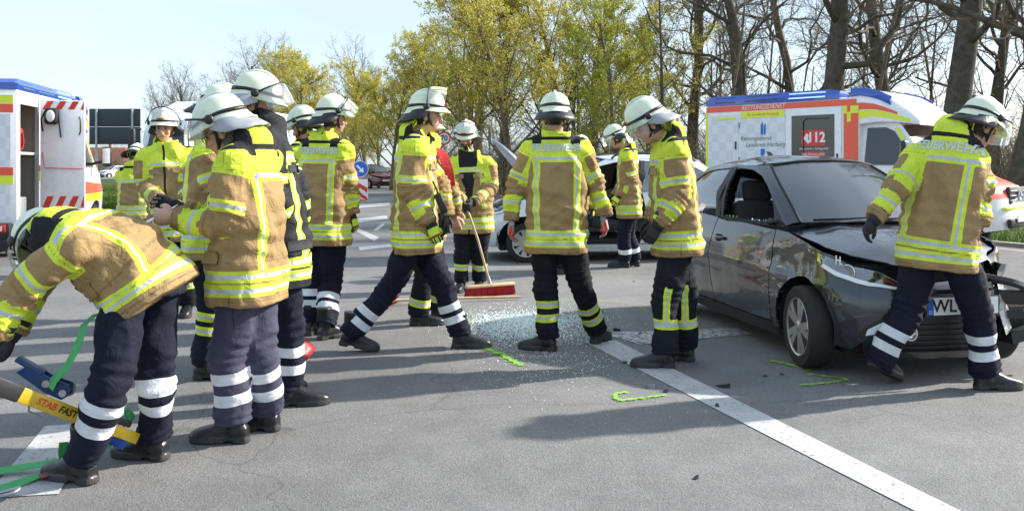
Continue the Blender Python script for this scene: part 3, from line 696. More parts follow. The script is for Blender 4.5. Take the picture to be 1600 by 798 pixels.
    # inside
    it = MB(); it.box(C.S((-1.5,0,.25)), (2.2*sx,1.36*sy,.12)); it.box(C.S((-.47,0,.80)), (.36*sx,1.24*sy,.24), bev=.06); it.box(C.S((-2.3,0,.6)), (.3*sx,1.2*sy,.6)); it.build('dashboard', M['interior'], car, 40)
    for sd in (-1, 1):
        se = MB(); bx, by = -1.28, sd*.36
        for part, x, z, dx, dz, tilt in (('c',-1.06,.50,.50,.16,-8),('b',-1.36,.80,.14,.62,-16),('h',-1.46,1.18,.10,.20,-12)):
            mm = Matrix.Rotation(R(tilt), 3, 'Y'); se.box(C.S((x, by, z)), (dx, .46 if part != 'h' else .26, dz), mm, bev=.045)
        se.build('seat', M['seat_fabric'], car, 50)
    se = MB(); se.box(C.S((-2.1,0,.80)), (.14,1.15,.5), Matrix.Rotation(R(-14),3,'Y'), bev=.05)
    for yy in (-.35,.35): se.box(C.S((-2.16,yy,1.12)), (.09,.24,.15), bev=.03)
    se.build('rear_seat', M['seat_fabric'], car, 50)
    sw = MB(); ctr = C.S((-.80,.34,.86)); ring = [ctr+Vector((.06*math.sin(t), .185*math.cos(t), .175*math.sin(t))) for t in np.linspace(0, 2*math.pi, 25)]
    sw.tube(ring, .015, 8); sw.box(ctr, (.05,.14,.10), bev=.02); sw.build('steering_wheel', M['interior'], car, 50)
    rv = MB(); rv.box(C.gh(0,.86,-.10), (.03,.22,.065), bev=.012); rv.build('rear_view_mirror', bk, car, 40)
    ub = MB(); ub.box(C.S((-1.15,0,.20)), (2.9*sx,1.2*sy,.10)); ub.build('underbody', M['interior'], car, None)  # plain dark box, added under the floor to block light
    return car, C

# the dark hatchback that was hit: heading almost towards the camera
def dent_dark(p):
    if p.x > 0: p = Vector((p.x*(1-.13*sstep(.1,.6,p.x)), p.y, p.z))
    n1 = noise.noise(p*5.0); n2 = noise.noise(p*11.0+Vector((3,1,2)))
    w = math.exp(-(((p.x+.10)/.42)**2+((p.z-.68)/.17)**2)) if p.y < -.4 else 0
    if w > .01: p = p+Vector((0, w*(.050-.055*abs(noise.noise(p*3.2))+.012*abs(n2)), -.004*w*n2))
    w2 = math.exp(-(((p.x+1.2)/.9)**2+((p.z-.52)/.2)**2)) if p.y < -.5 else 0
    p = p+Vector((0, .010*w2*(1+.7*n1), 0)) if w2 > .01 else p
    w3 = math.exp(-(((p.y-.72)/.34)**2+((p.x-.62)/.45)**2)) if p.y > .1 and p.x > 0 else 0
    if w3 > .01: p = p+Vector((-.17*w3*(1+.5*n1), -.10*w3*(1+n2), (.05*w3*n1) + (.05*w3 if p.z > .7 else 0)))
    if p.x > .2 and p.z > .6 and abs(p.y) < .6: p = p+Vector((0, 0, .012*n1*sstep(.2,.5,p.x)))
    return p
AY_H = R(11.0)      # turned this much to the right of straight at the camera
hd_ = Vector((math.sin(AY_H), -math.cos(AY_H), 0)); lf_ = Vector((-hd_.y, hd_.x, 0))
wheel_pt = gnd(1246, 574)
ay_loc = wheel_pt - lf_*(-.80) 
aygo, AC = make_car('crashed_hatchback', 'dark grey hatchback with crushed front, broken side window and dented wing', (ay_loc.x, ay_loc.y, 0), math.atan2(hd_.y, hd_.x),
                'paint_dark', dent=dent_dark, broken_window=True, crash=True, steer=R(-9))
# torn front-left corner: exposed metal, hanging trim, broken lamp carrier
tw = MB()
rows = []
for i in range(9):
    row = []
    for j in range(9):
        y = .44+.30*j/8; z = .30+.44*i/8
        p = Vector((.50-.42*(j/8)**1.6-.10*(i/8), y, z)); nn = Vector((noise.noise(p*7), noise.noise(p*7+Vector((5,0,0))), noise.noise(p*7+Vector((0,5,0)))))
        row.append(p+nn*.05)
    rows.append(row)
for i in range(8):
    for j in range(8): tw.add([rows[i][j], rows[i][j+1], rows[i+1][j+1], rows[i+1][j]], [(0,1,2,3)])
tw.build('torn_wing', M['raw_metal'], aygo, 30)
st = MB(); st.tube(catmull([(.40,.30,.66),(.50,.50,.62),(.46,.66,.55),(.36,.78,.46),(.33,.82,.38)], 6), [.03]*13+[.028]*12, 6); st.build('hanging_trim', M['plastic_black'], aygo, 50)
st = MB(); st.tube(catmull([(.40,.74,.42),(.46,.84,.44),(.44,.89,.37),(.40,.86,.30),(.42,.80,.34),(.42,.82,.40)], 6), .016, 6); st.tube([(.43,.88,.32),(.44,.90,.26),(.42,.87,.22)], [.014,.02,.008], 6); st.build('torn_bracket', M['plastic_black'], aygo, 50)
st = MB(); st.box((.44,.58,.40), (.05,.34,.05), Matrix.Rotation(R(-20),3,'Z')); st.box((.30,.62,.26), (.3,.2,.08), Matrix.Rotation(R(12),3,'X')); st.box((.40,.55,.52), (.12,.26,.10), Matrix.Rotation(R(-25),3,'Z'), bev=.01); st.build('bumper_carrier', M['plastic_black'], aygo, 30)
st = MB(); st.box((.47,.66,.41), (.05,.10,.06), Matrix.Rotation(R(-30),3,'Z'), bev=.01); st.build('broken_lamp', M['drl'], aygo, 30)
wh = MB(); wh.box((0,0,0), (.002,.002,.002))
# white H-shaped mark near the lamp
cm = MB(); c0 = AC.shell(-AC.Q(.30), .775, .03)
cm.box(c0, (.006,.006,.06)); cm.box(c0+Vector((.03,.01,-.004)), (.006,.006,.06)); cm.box(c0+Vector((.015,.005,-.002)), (.05,.006,.006)); cm.build('h_mark', M['white_print'], aygo, None)

# silver estate behind, standing side-on and facing left
def dent_silver(p):
    n1 = noise.noise(p*4.0)
    w = math.exp(-(((p.x+1.9)/.45)**2+((p.z-.55)/.28)**2)) if p.y > .4 else 0
    return p+Vector((0, -w*(.08+.06*n1), 0)) if w > .01 else p
sil, SC = make_car('silver_estate_car', 'silver estate car with raised bonnet and front door removed, behind the firefighters', (0,0,0), 0, 'paint_silver', 1.19, 1.06, 1.065,
                dent=dent_silver, wheel_style='cap', bonnet_open=True, no_front_door=True, rack=True)
hv = Vector((-1, -.10, 0)).normalized(); lv = Vector((-hv.y, hv.x, 0))
sw_ = gnd(822, 411); sl_ = sw_-lv*(.80*1.06)
sil.location = (sl_.x, sl_.y, 0); sil.rotation_euler = (0, 0, math.atan2(hv.y, hv.x))

far1, _ = make_car('red_car', 'dark red car on the far road behind the arrow sign', (0,0,0), 0, 'paint_red', 1.15, 1.04, 1.03, wheel_style='cap', detail=False)
p = gnd(590, 295.5); far1.location = (p.x, p.y+1.5, 0); far1.rotation_euler = (0, 0, R(-62))
far2 = make_car('white_car', 'small white car far away on the road across the meadow', (0,0,0), 0, 'paint_white', 1.1, 1.0, 1.0, wheel_style='cap', detail=False)[0]
far2.location = (-50.3, 104.5, 0); far2.rotation_euler = (0, 0, R(-120))
# ---------------------------------------------------------------- people
def skin_mat():
    m, nt, b = newmat('skin_and_hair'); N = nt.nodes; L = nt.links
    a = N.new('ShaderNodeAttribute'); a.attribute_name = 'Col'; L.new(a.outputs['Color'], b.inputs['Base Color'])
    b.inputs['Roughness'].default_value = .55; b.inputs['Subsurface Weight'].default_value = .08; b.inputs['Subsurface Radius'].default_value = (.01,.004,.002)
    return m
M['skin'] = skin_mat()
M['eye'] = mat('eye', (.05,.04,.035), .15)

def remesh(jobs):
    """voxel-remesh each (MB, voxel, smoothing) into one continuous mesh"""
    obs = []
    for mb, vox, it in jobs:
        me = mb.mesh('tmp'); bm = bmesh.new(); bm.from_mesh(me); bmesh.ops.recalc_face_normals(bm, faces=bm.faces[:]); bm.to_mesh(me); bm.free()
        o = bpy.data.objects.new('tmp', me); COL.objects.link(o)
        r = o.modifiers.new('r', 'REMESH'); r.mode = 'VOXEL'; r.voxel_size = vox; r.use_smooth_shade = True
        s = o.modifiers.new('s', 'SMOOTH'); s.factor = .5; s.iterations = it
        obs.append(o)
    bpy.context.view_layer.update(); dg = bpy.context.evaluated_depsgraph_get(); out = []
    for o in obs:
        out.append(bpy.data.meshes.new_from_object(o.evaluated_get(dg)))
    for o in obs:
        me = o.data; bpy.data.objects.remove(o, do_unlink=True); bpy.data.meshes.remove(me)
    return out
def mverts(me):
    a = np.empty(len(me.vertices)*3, dtype=np.float32); me.vertices.foreach_get('co', a); return a.reshape(-1, 3).astype(np.float64)
def mnorms(me):
    a = np.empty(len(me.vertices)*3, dtype=np.float32); me.vertex_normals.foreach_get('vector', a); return a.reshape(-1, 3).astype(np.float64)
def setco(me, co): me.vertices.foreach_set('co', co.astype(np.float32).ravel()); me.update()
def setattr_(me, name, arr):
    a = me.attributes.new(name, 'FLOAT', 'POINT'); a.data.foreach_set('value', arr.astype(np.float32))
def wob(P, wl, amp, seed):
    r = np.random.default_rng(seed); out = np.zeros(len(P))
    for i in range(7):
        k = r.normal(size=3); k /= np.linalg.norm(k); k *= 2*np.pi/(wl*r.uniform(.7, 1.5)); out += np.sin(P @ k+r.uniform(0, 6.28)+1.3*np.sin(P @ (k[[1,2,0]]*.6)))
    return out*amp/2.6

_LAT = np.random.default_rng(3).uniform(-1, 1, (32,32,32))
def vnoise(Q):
    i = np.floor(Q).astype(int); f = Q-i; f = f*f*f*(f*(f*6-15)+10); out = np.zeros(len(Q))
    for dx in (0,1):
        for dy in (0,1):
            for dz in (0,1):
                w = (f[:,0] if dx else 1-f[:,0])*(f[:,1] if dy else 1-f[:,1])*(f[:,2] if dz else 1-f[:,2])
                out += w*_LAT[(i[:,0]+dx) % 32, (i[:,1]+dy) % 32, (i[:,2]+dz) % 32]
    return out
def ridge(Q): return (1-np.abs(vnoise(Q))*1.6).clip(0, 1)**2.2
def folds(P, along, seed):
    """creases: long drapes along one axis value and short slanting crumples"""
    W = P+.05*np.stack([vnoise(P*4+seed), vnoise(P*4+seed+7), vnoise(P*4+seed+13)], 1)
    a = ridge(W*np.array((8.5,8.5,2.6))+seed*3.1); T = W @ np.array([[.8,0,.6],[0,1,0],[-.6,0,.8]]); b = ridge(T*np.array((3.4,3.4,10.5))+seed*1.7+5); T2 = W @ np.array([[.75,0,-.66],[0,1,0],[.66,0,.75]]); c = ridge(T2*np.array((4,4,12.0))+seed*2.3+11)
    return a*.5+b*.6*along+c*.5*along-.45

# ---- shared pieces: boot, gloves, helmet
def boot_mesh():
    b = MB()
    secs = [(-.085,.030,.034,.045),(-.06,.040,.060,.055),(-.02,.042,.075,.070),(.04,.044,.060,.060),(.10,.050,.042,.048),(.15,.051,.036,.040),(.19,.042,.030,.034),(.215,.022,.022,.026)]
    rings = []
    for y, w, h, zc in secs:
        rings.append([Vector((w*math.copysign(abs(math.cos(t))**.7, math.cos(t)), y, max(.012, zc+h*math.copysign(abs(math.sin(t))**.8, math.sin(t))))) for t in np.linspace(0, 2*np.pi, 16, endpoint=False)])
    b.loft(rings)
    b.tube([(0,-.018,.05),(0,-.024,.12),(0,-.03,.20),(0,-.034,.26)], [.052,.050,.056,.062], 14)
    sole = [(-.095,.0),(-.085,.036),(-.03,.040),(.02,.042),(.10,.054),(.16,.052),(.205,.032),(.222,.0)]
    poly = [(w, y) for y, w in sole]+[(-w, y) for y, w in sole[-2:0:-1]]
    b.prism([q for q in poly if q[1] < -.012]+[], 0.0, .028) if False else None
    for y0, y1 in ((-.095,-.022),(.030,.222)):
        ys = [y for y in np.linspace(y0, y1, 9)]; wd = [max(.004, float(np.interp(y, [q[0] for q in sole], [q[1] for q in sole]))*1.06) for y in ys]
        b.prism([(w_, y) for y, w_ in zip(ys, wd)]+[(-w_, y) for y, w_ in list(zip(ys, wd))[::-1]], 0.0, .03)
    b.prism(poly, .014, .030)
    me = remesh([(b, .0075, 2)])[0]
    return me
BOOT = boot_mesh(); BOOT.materials.append(M['boot']); BOOT.materials.append(M['sole'])
for _p in BOOT.polygons: _p.material_index = 1 if _p.center.z < .030 else 0
bl = MB()
for i in range(5): bl.tube([(-.030+.003*i, .028+.018*i, .118-.016*i), (0, .034+.018*i, .126-.016*i), (.030-.003*i, .028+.018*i, .118-.016*i)], .0065, 5)
LACE = bl.mesh('lace'); LACE.materials.append(mat('lace', (.10,.10,.10), .8))

def hand_mesh(curl=28, grip=False):
    """wrist at the origin, fingers towards +Y, back of the hand +Z, thumb on +X"""
    b = MB()
    rings = []
    for y, w, h in ((-.02,.030,.024),(.0,.032,.024),(.03,.040,.024),(.06,.044,.023),(.088,.043,.019)):
        rings.append([Vector((w*math.cos(t), y, h*math.sin(t)-.004)) for t in np.linspace(0, 2*np.pi, 14, endpoint=False)])
    b.loft(rings)
    for x, Lf, r in ((.032,.072,.0112),(.011,.082,.0118),(-.011,.076,.0112),(-.031,.060,.0100)):
        p = Vector((x, .078, -.003)); pts = [p]; a = 6
        for k, s in enumerate((.42,.32,.26)):
            a += curl*(1 if k else .7); p = p+Vector((x*.04, math.cos(R(a))*Lf*s, -math.sin(R(a))*Lf*s)); pts.append(p)
        b.tube(pts, [r*1.08, r*1.0, r*.95, r*.72], 8)
        b.ell(pts[-1], (r*.75,)*3, n=8, m=6)
    b.tube([(.028,.012,-.006),(.050,.036,-.016),(.057,.062,-.026),(.052,.084,-.034)], [.017,.015,.0125,.009], 8)
    b.ell((.052,.084,-.034), (.009,)*3, n=8, m=6)
    return remesh([(b, .0048, 1)])[0]
HAND0 = hand_mesh()
def glove_mesh(style):
    me = HAND0.copy(); mats = {'lime': ['glove','glove_hi','glove_red'], 'black': ['glove','glove','glove'], 'grey': ['glove_grey','glove_grey','glove_red'], 'lime2': ['glove','glove_hi','glove_hi']}[style]
    for m_ in mats: me.materials.append(M[m_])
    for p in me.polygons:
        c = p.center
        if style.startswith('lime'):
            if p.normal.z > .1 and .015 < c.y < .075: p.material_index = 1
            if p.normal.z > .0 and .09 < c.y < .13 and int(c.x*90) % 2 == 0: p.material_index = 1
            if .078 < c.y < .088 and p.normal.z > 0: p.material_index = 2
        elif style == 'grey':
            if c.x > .036 or c.y > .128 or c.x < -.036: p.material_index = 2
    return me
GLOVE = {s: glove_mesh(s) for s in ('lime','black','grey')}
cf = MB(); cf.loft([[Vector((r*math.cos(t), y, r*.82*math.sin(t)-.003)) for t in np.linspace(0, 2*np.pi, 18, endpoint=False)] for y, r in ((.018,.040),(-.01,.046),(-.05,.058),(-.085,.066),(-.086,.058),(-.02,.036))])
CUFF = cf.mesh('cuff'); CUFF.materials.append(M['glove']); CUFF.polygons.foreach_set('use_smooth', [True]*len(CUFF.polygons))
cb = MB(); cb.loft([[Vector((r*math.cos(t), y, r*.82*math.sin(t)-.003)) for t in np.linspace(0, 2*np.pi, 18, endpoint=False)] for y, r in ((-.032,.0545),(-.034,.0575),(-.058,.064),(-.060,.061))])
CUFFBAND = cb.mesh('cuff_band'); CUFFBAND.materials.append(M['glove_hi'])

def helmet_parts():
    n = 48
    def ring(z, s, droop=0, flare=0):
        out = []
        for j in range(n):
            t = 2*math.pi*j/n; fx, fy = math.sin(t), math.cos(t)     # t = 0 points forward (+Y)
            back = sstep(.2, 1, -fy); front = sstep(.55, 1, fy); side = abs(fx)
            out.append(Vector((.119*s*fx, (.146*s+flare*(.018*back+.026*front))*fy-.006, z-droop*(.030*back-.006*front))))
        return out
    sh = MB()
    prof = [(.160,.02,0,0),(.158,.20,0,0),(.151,.42,0,0),(.137,.64,0,0),(.114,.82,0,0),(.083,.945,0,0),(.05,1.0,.2,0),(.022,1.03,.6,.3),(.004,1.07,1,.8),(-.008,1.13,1,1.2),(-.013,1.14,1,1.2),(-.010,1.08,1,.9),(.01,.97,.8,.3),(.05,.93,.3,0)]
    sh.loft([ring(*p) for p in prof]); shell = sh.mesh('helmet_shell')
    bd = MB(); bd.loft([ring(.030,1.022,.5,.1), ring(.028,1.05,.5,.25), ring(.046,1.035,.3,.1), ring(.048,1.0,.25,0)], cap=False); band = bd.mesh('band')
    rg = MB(); rg.tube([Vector((0,.146*math.cos(a)*1.0-.006, .010+.158*math.sin(a))) for a in np.linspace(.55, 2.6, 15)], [.012]*15, 6); ridge = rg.mesh('ridge')
    # neck guard: curtain round the back and sides
    ng = MB(); m = 24; rows = []
    for d, r, zz in ((0,1.02,.006),(.3,1.16,-.018),(.65,1.34,-.052),(1,1.50,-.085),(1.02,1.47,-.088),(.6,1.28,-.056),(0,.96,.0)):
        row = []
        for j in range(m+1):
            t = R(78+204*j/m); fx, fy = math.sin(t), math.cos(t); e = min(1, min(j, m-j)/3.5)
            row.append(Vector((.128*(1+(r-1)*e*.85)*fx, .152*(1+(r-1)*e)*fy-.006, (zz*(.35+.65*e))-.024*sstep(.2,1,-fy)+.004*math.sin(j*1.7)*d)))
        rows.append(row)
    ng.loft(rows, cap=False, closed=False); guard = ng.mesh('neck_guard')
    # clear visor hinged at the temples; here hanging down in front of the face
    vs = MB(); rows = []
    for zz, r in ((.018,1.13),(-.02,1.16),(-.06,1.17),(-.10,1.14)):
        rows.append([Vector((.135*r*math.sin(t), (.158*r)*math.cos(t)-.004, zz-.018*math.cos(t)*(1 if zz < -.05 else 0))) for t in np.linspace(R(-80), R(80), 25)])
    vs.loft(rows, cap=False, closed=False); visor = vs.mesh('visor')
    fr = MB(); fr.tube(rows[0], .006, 6); fr.ell((.150,-.0,.02), (.012,.026,.026), n=10, m=6); fr.ell((-.150,0,.02), (.012,.026,.026), n=10, m=6); vframe = fr.mesh('visor_frame')
    st = MB()
    for s in (-1, 1): st.tube([Vector((s*.108,.02,.0)), Vector((s*.088,.022,-.06)), Vector((s*.060,.045,-.115)), Vector((s*.02,.075,-.130))], .0085, 6); st.tube([Vector((s*.105,-.05,.0)), Vector((s*.085,-.02,-.055)), Vector((s*.060,.045,-.115))], .008, 6)
    st.tube([Vector((-.025,.075,-.130)), Vector((.025,.075,-.130))], .012, 6); strap = st.mesh('chin_strap')
    lb = MB(); lb.loft([[Vector((x, .160+dy-.5*x*x*4, z)) for x, z in ((-.035,.052),(.035,.052),(.035,.066),(-.035,.066))] for dy in (-.012,.0045-.006)]); badge = lb.mesh('badge')
    for me, mt in ((shell,'helmet'),(band,'helmet_black'),(ridge,'helmet'),(guard,'helmet_black'),(visor,'visor'),(vframe,'helmet_black'),(strap,'helmet_black'),(badge,'red_plain')):
        me.materials.append(M[mt]); me.polygons.foreach_set('use_smooth', [True]*len(me.polygons)); me.update()
    g2 = guard.copy(); g2.materials.clear(); g2.materials.append(M['helmet_silver'])
    return dict(shell=shell, band=band, ridge=ridge, guard=guard, guard_silver=g2, visor=visor, vframe=vframe, strap=strap, badge=badge)
HELM = helmet_parts()

SKIN = (.52,.29,.20); SHIRT = (.012,.013,.018)
def rotYP(yaw, pitch, roll=0.0):
    """frame whose +Y looks along compass angle yaw (from +Y to +X), tipped down by pitch"""
    return Matrix.Rotation(-yaw, 3, 'Z') @ Matrix.Rotation(-pitch, 3, 'X') @ Matrix.Rotation(roll, 3, 'Y')
def put(name, me, parent, Mrot, loc):
    o = link(name, me, None, parent); o.matrix_local = Matrix.Translation(loc) @ Mrot.to_4x4(); return o

PERSON_N = [0]
def person(label, Y, yaw, neck, pelvis, head, hyaw, hpitch, armL, armR, footL, footR, jacket='jacket', trousers='trousers_white',
           bands=(.115,.215), visor=None, guard='guard', glove=('lime','lime'), kneeL=None, kneeR=None, hem=.16, bulk=1.0, hair=(.035,.022,.014), beard=False,
           letters=False, vstripe=False, shirt=False, shL=None, shR=None, bow=0.0, gauntlet=False, chest=.655, zip_open=False, handL=None, handR=None, legw=1.0, cuffgap=.05, straight=False):
    PERSON_N[0] += 1; sid = PERSON_N[0]
    yaw = R(yaw); fw = Vector((math.sin(yaw), math.cos(yaw), 0)); rt = Vector((math.cos(yaw), -math.sin(yaw), 0)); up = Vector((0,0,1))
    g3 = lambda p: at(p[0], p[1], Y+(p[2] if len(p) > 2 else 0))
    nk, pv, hdp = g3(neck), g3(pelvis), g3(head)
    def foot(f):      # (u, v of sole, compass yaw of the toes, lift, pitch)
        p = gnd(f[0], f[1]) if len(f) < 6 else at(f[0], f[1], f[5]); p.z = f[3]; return p, R(f[2]), R(f[4])
    fL, fR = foot(footL), foot(footR)
    base = Vector(((fL[0].x+fR[0].x)/2, (fL[0].y+fR[0].y)/2, 0))
    root = empty('person', base); tag(root, label, 'person', 'firefighters at the accident')
    loc = lambda p: p-base
    # joints
    sp = (nk-pv).normalized()
    rtn = rt
    SL = g3(shL) if shL else nk-sp*.095-rtn*.185*bulk
    SR = g3(shR) if shR else nk-sp*.095+rtn*.185*bulk
    def limb(S, a, side):
        e = g3(a[0]); w = g3(a[1]); return [S, e, w]
    AL, AR = limb(SL, armL, -1), limb(SR, armR, 1)
    HL, HR = pv-rt*.095*bulk-up*.03, pv+rt*.095*bulk-up*.03
    def leg(H, ft, kn):
        p, fy, pt = ft; ank = p+Vector((math.sin(fy), math.cos(fy), 0))*(-.02)+up*.10+up*math.sin(max(0, pt))*.07
        if kn: k = g3(kn)
        else: k = H.lerp(ank, .50)+fw*.035
        return [H, k, ank]
    GL, GR = leg(HL, fL, kneeL), leg(HR, fR, kneeR)
    # ---------------- jacket
    spine_top = nk
    dn = (pv-nk).normalized(); down = (dn*.6+Vector((0,0,-1))*.4).normalized() if not straight else dn
    hm = pv+down*hem
    mid = nk.lerp(pv, .5)-fw*bow
    hdir = (hdp-nk); hdir = (hdir.normalized()*.5+sp*.5).normalized()
    path = catmull([hm, pv, mid, nk, nk+hdir*.038], 10)
    P = np.array([tuple(loc(p)) for p in path]); seg = np.linalg.norm(np.diff(P, axis=0), axis=1); S_ = np.concatenate([[0], np.cumsum(seg)])
    Sn = S_[30]
    T = np.gradient(P, axis=0); T /= np.linalg.norm(T, axis=1)[:, None]
    rtv = np.array(rt); Fv = np.cross(T, -np.cross(T, np.cross(rtv, T))) if False else None
    Rr = np.array([rtv-t*np.dot(rtv, t) for t in T]); Rr /= np.linalg.norm(Rr, axis=1)[:, None]
    Ff = np.cross(T, Rr); Ff = np.array([f_ if np.dot(f_, np.array(fw)) > 0 or abs(T[i][2]) < .3 else -f_ for i, f_ in enumerate(Ff)])
    tab = np.array([(0,.238,.180),(.12,.236,.180),(.3,.228,.172),(.5,.228,.166),(.7,.228,.158),(.82,.212,.140),(.90,.185,.124),(.955,.152,.116),(1.0,.132,.118),(1.06,.128,.120),(1.13,.138,.128),(1.2,.140,.130)])
    def ab(s):
        t = s/Sn; return np.interp(t, tab[:,0], tab[:,1])*bulk, np.interp(t, tab[:,0], tab[:,2])*bulk
    jb = MB(); rings = []
    for i in range(len(P)):
        a, b = ab(S_[i]); ring = []
        for t in np.linspace(0, 2*np.pi, 28, endpoint=False):
            ct, st_ = math.cos(t), math.sin(t); ex = .78
            ring.append(Vector(P[i]+Rr[i]*a*math.copysign(abs(ct)**ex, ct)+Ff[i]*b*math.copysign(abs(st_)**ex, st_)))
        rings.append(ring)
    jb.loft(rings)
    jb.tube([loc(SL)+sp*.01, loc(SL).lerp(loc(nk), .55)+sp*.008, loc(nk)-sp*.03, loc(SR).lerp(loc(nk), .55)+sp*.008, loc(SR)+sp*.01], [.075,.080,.085,.080,.075], 14)
    arms = []
    for A, s in ((AL,-1),(AR,1)):
        S0, E, W_ = [loc(p) for p in A]; dirw = (W_-E).normalized(); cuff = W_-dirw*0.0
        inner = S0-rt*s*.09+sp*.015
        pth = catmull([inner, S0, E, cuff], 9); rad = np.interp(np.linspace(0, 1, len(pth)), [0,.33,.5,.66,.85,1], [.085,.092,.084,.077,.068,.064])*(.5+.5*bulk)
        jb.tube(pth, list(rad), 16); arms.append(([S0, E, W_], rad))
    # ---------------- trousers
    tb = MB(); pl = loc(pv)
    tr_rings = []
    for dz, a, b in ((.16,.175,.135),(.05,.180,.142),(-.04,.185,.145),(-.09,.17,.13)):
        c = pl-Vector(down)*dz
        tr_rings.append([c+rt*a*bulk*math.cos(t)+fw*b*bulk*math.sin(t) for t in np.linspace(0, 2*np.pi, 20, endpoint=False)])
    tb.loft(tr_rings)
    legs = []
    for G in (GL, GR):
        H, K, A_ = [loc(p) for p in G]; sh_ = (A_-K).normalized(); end = A_-sh_*(cuffgap-.05)
        pth = catmull([H+Vector((0,0,.04)), H.lerp(K,.5), K, K.lerp(end,.5), end], 6)
        rad = np.interp(np.linspace(0, 1, len(pth)), [0,.25,.5,.75,.92,1], [.110,.106,.092,.088,.090,.086])*legw
        tb.tube(pth, list(rad), 16); legs.append([H, K, end])
    # ---------------- body: head, neck, trunk, arms and legs under the clothes, bare hands
    bb = MB(); HR_ = rotYP(R(hyaw), R(hpitch)); hc = loc(hdp)
    hp = lambda x, y, z: hc+HR_ @ Vector((x, y, z))
    bb.ell(hp(0,-.008,.022), (.075,.094,.100), HR_, 20, 14)
    bb.ell(hp(0,.030,-.050), (.060,.062,.072), HR_, 18, 12)
    bb.ell(hp(0,.055,-.088), (.034,.034,.028), HR_, 12, 8)
    bb.ell(hp(0,.080,.018), (.050,.014,.014), HR_, 12, 8)
    bb.tube([hp(0,.086,.012), hp(0,.104,-.018), hp(0,.112,-.032), hp(0,.094,-.042)], [.009,.013,.015,.010], 8)
    bb.ell(hp(0,.088,-.062), (.026,.010,.010), HR_, 10, 6)
    for s in (-1, 1):
        bb.ell(hp(s*.046,.066,-.030), (.020,.020,.020), HR_, 10, 6); bb.ell(hp(s*.077,-.008,-.016), (.010,.022,.034), HR_, 10, 8)
    nkl = loc(nk)
    bb.tube([hp(0,-.020,-.03), hp(0,-.022,-.09), nkl.lerp(hp(0,-.02,-.09), .35), nkl-Vector(sp)*.06], [.056,.058,.062,.075], 14)
    bb.tube([nkl-Vector(sp)*.02, loc(mid), pl], [.09,.12,.12], 12)
    for A, s in ((AL,-1),(AR,1)):
        S0, E, W_ = [loc(p) for p in A]; bb.tube([nkl-Vector(sp)*.08, S0, E, W_], [.06,.05,.04,.026], 10)
    for G in legs: bb.tube([pl]+G, [.10,.08,.06,.045], 10)
    jobs = remesh([(jb, .0125, 5), (tb, .0135, 5), (bb, .0078, 2)])
    # jacket attributes
    me = jobs[0]; V = mverts(me); Nn = mnorms(me)
    A0_ = P[:-1]; AB = P[1:]-P[:-1]; un = np.einsum('nmk,mk->nm', V[:,None,:]-A0_[None], AB)/(seg**2)[None]; uc = np.clip(un, 0, 1)
    C_ = A0_[None]+uc[...,None]*AB[None]; idx = ((V[:,None,:]-C_)**2).sum(2).argmin(1); rr_ = np.arange(len(V)); uu = uc[rr_, idx]; ctr_ = C_[rr_, idx]
    s = S_[idx]+uu*seg[idx]; s = np.where((idx == 0) & (un[:,0] < 0), un[:,0]*seg[0], s)
    Rv_ = Rr[idx]*(1-uu[:,None])+Rr[idx+1]*uu[:,None]; Fv2 = Ff[idx]*(1-uu[:,None])+Ff[idx+1]*uu[:,None]
    lx = np.einsum('ij,ij->i', V-ctr_, Rv_); ly = np.einsum('ij,ij->i', V-ctr_, Fv2)
    aa, b_ = ab(s); tn = np.sqrt((lx/aa)**2+(ly/b_)**2)
    D = np.full(len(V), 9.0); base_ = np.zeros(len(V)); dark = np.full(len(V), -1.0); fold = np.zeros(len(V)); bestn = tn.copy(); arm_t = np.full(len(V), -1.0); armside = np.zeros(len(V)); sarm = np.full(len(V), 9.0)
    for ai, ((S0, E, W_), rad) in enumerate(arms):
        S0, E, W_ = map(np.array, (S0, E, W_)); L1 = np.linalg.norm(E-S0); L2 = np.linalg.norm(W_-E)
        best = np.full(len(V), 9.0); tt = np.zeros(len(V)); ax = np.zeros((len(V), 3))
        for A0, A1, t0, ln in ((S0,E,0,L1),(E,W_,L1,L2)):
            u = np.clip(((V-A0) @ (A1-A0))/ln**2, 0, 1); q = A0+u[:,None]*(A1-A0); dd = np.linalg.norm(V-q, axis=1); mk = dd < best
            best = np.where(mk, dd, best); tt = np.where(mk, t0+u*ln, tt); ax = np.where(mk[:,None], q, ax)
        nd = best/np.interp(tt/(L1+L2), [0,.4,1], [.100,.088,.068]); mk = (nd < tn*1.03+.02) & (nd < 1.6) & (tt > .012)
        mk |= (best < .11) & (tt > L1*.55) & (nd < tn*1.15)
        sc = .60/(L1+L2) if L1+L2 > .45 else 1.0; t_ = tt*1.0
        Dm = np.minimum(np.abs(t_-.23*(L1+L2)/.60), np.abs(t_-.455*(L1+L2)/.60)); D = np.where(mk, Dm, D)
        outer = (V-ax) @ (np.array(rt)*(-1 if ai == 0 else 1)); back = (V-ax) @ np.array(fw)
        yz = np.where(t_ < .275, np.maximum((.05-t_)*20, (.010-outer)*20+back*3), -1.0); yz = np.where((t_ > .395*(L1+L2)/.6) & (t_ < .53*(L1+L2)/.6), (-(back-.005))/.05+outer*2, yz)
        base_ = np.where(mk, yz, base_); arm_t = np.where(mk, tt, arm_t); armside = np.where(mk, 1, 0)+armside
        sarm = np.where(mk, np.minimum(np.minimum(np.abs(tt-.030), np.abs(tt-L1-L2+.022)), np.minimum(np.abs(tt-L1+.05), np.abs(tt-L1-.055))+.001), sarm)
        fold += np.where(mk, np.exp(-((tt-L1)/.10)**2)*np.sin(2*np.pi*tt/.042+2.5*np.sin(V @ np.array([11,7,5.]))), 0)
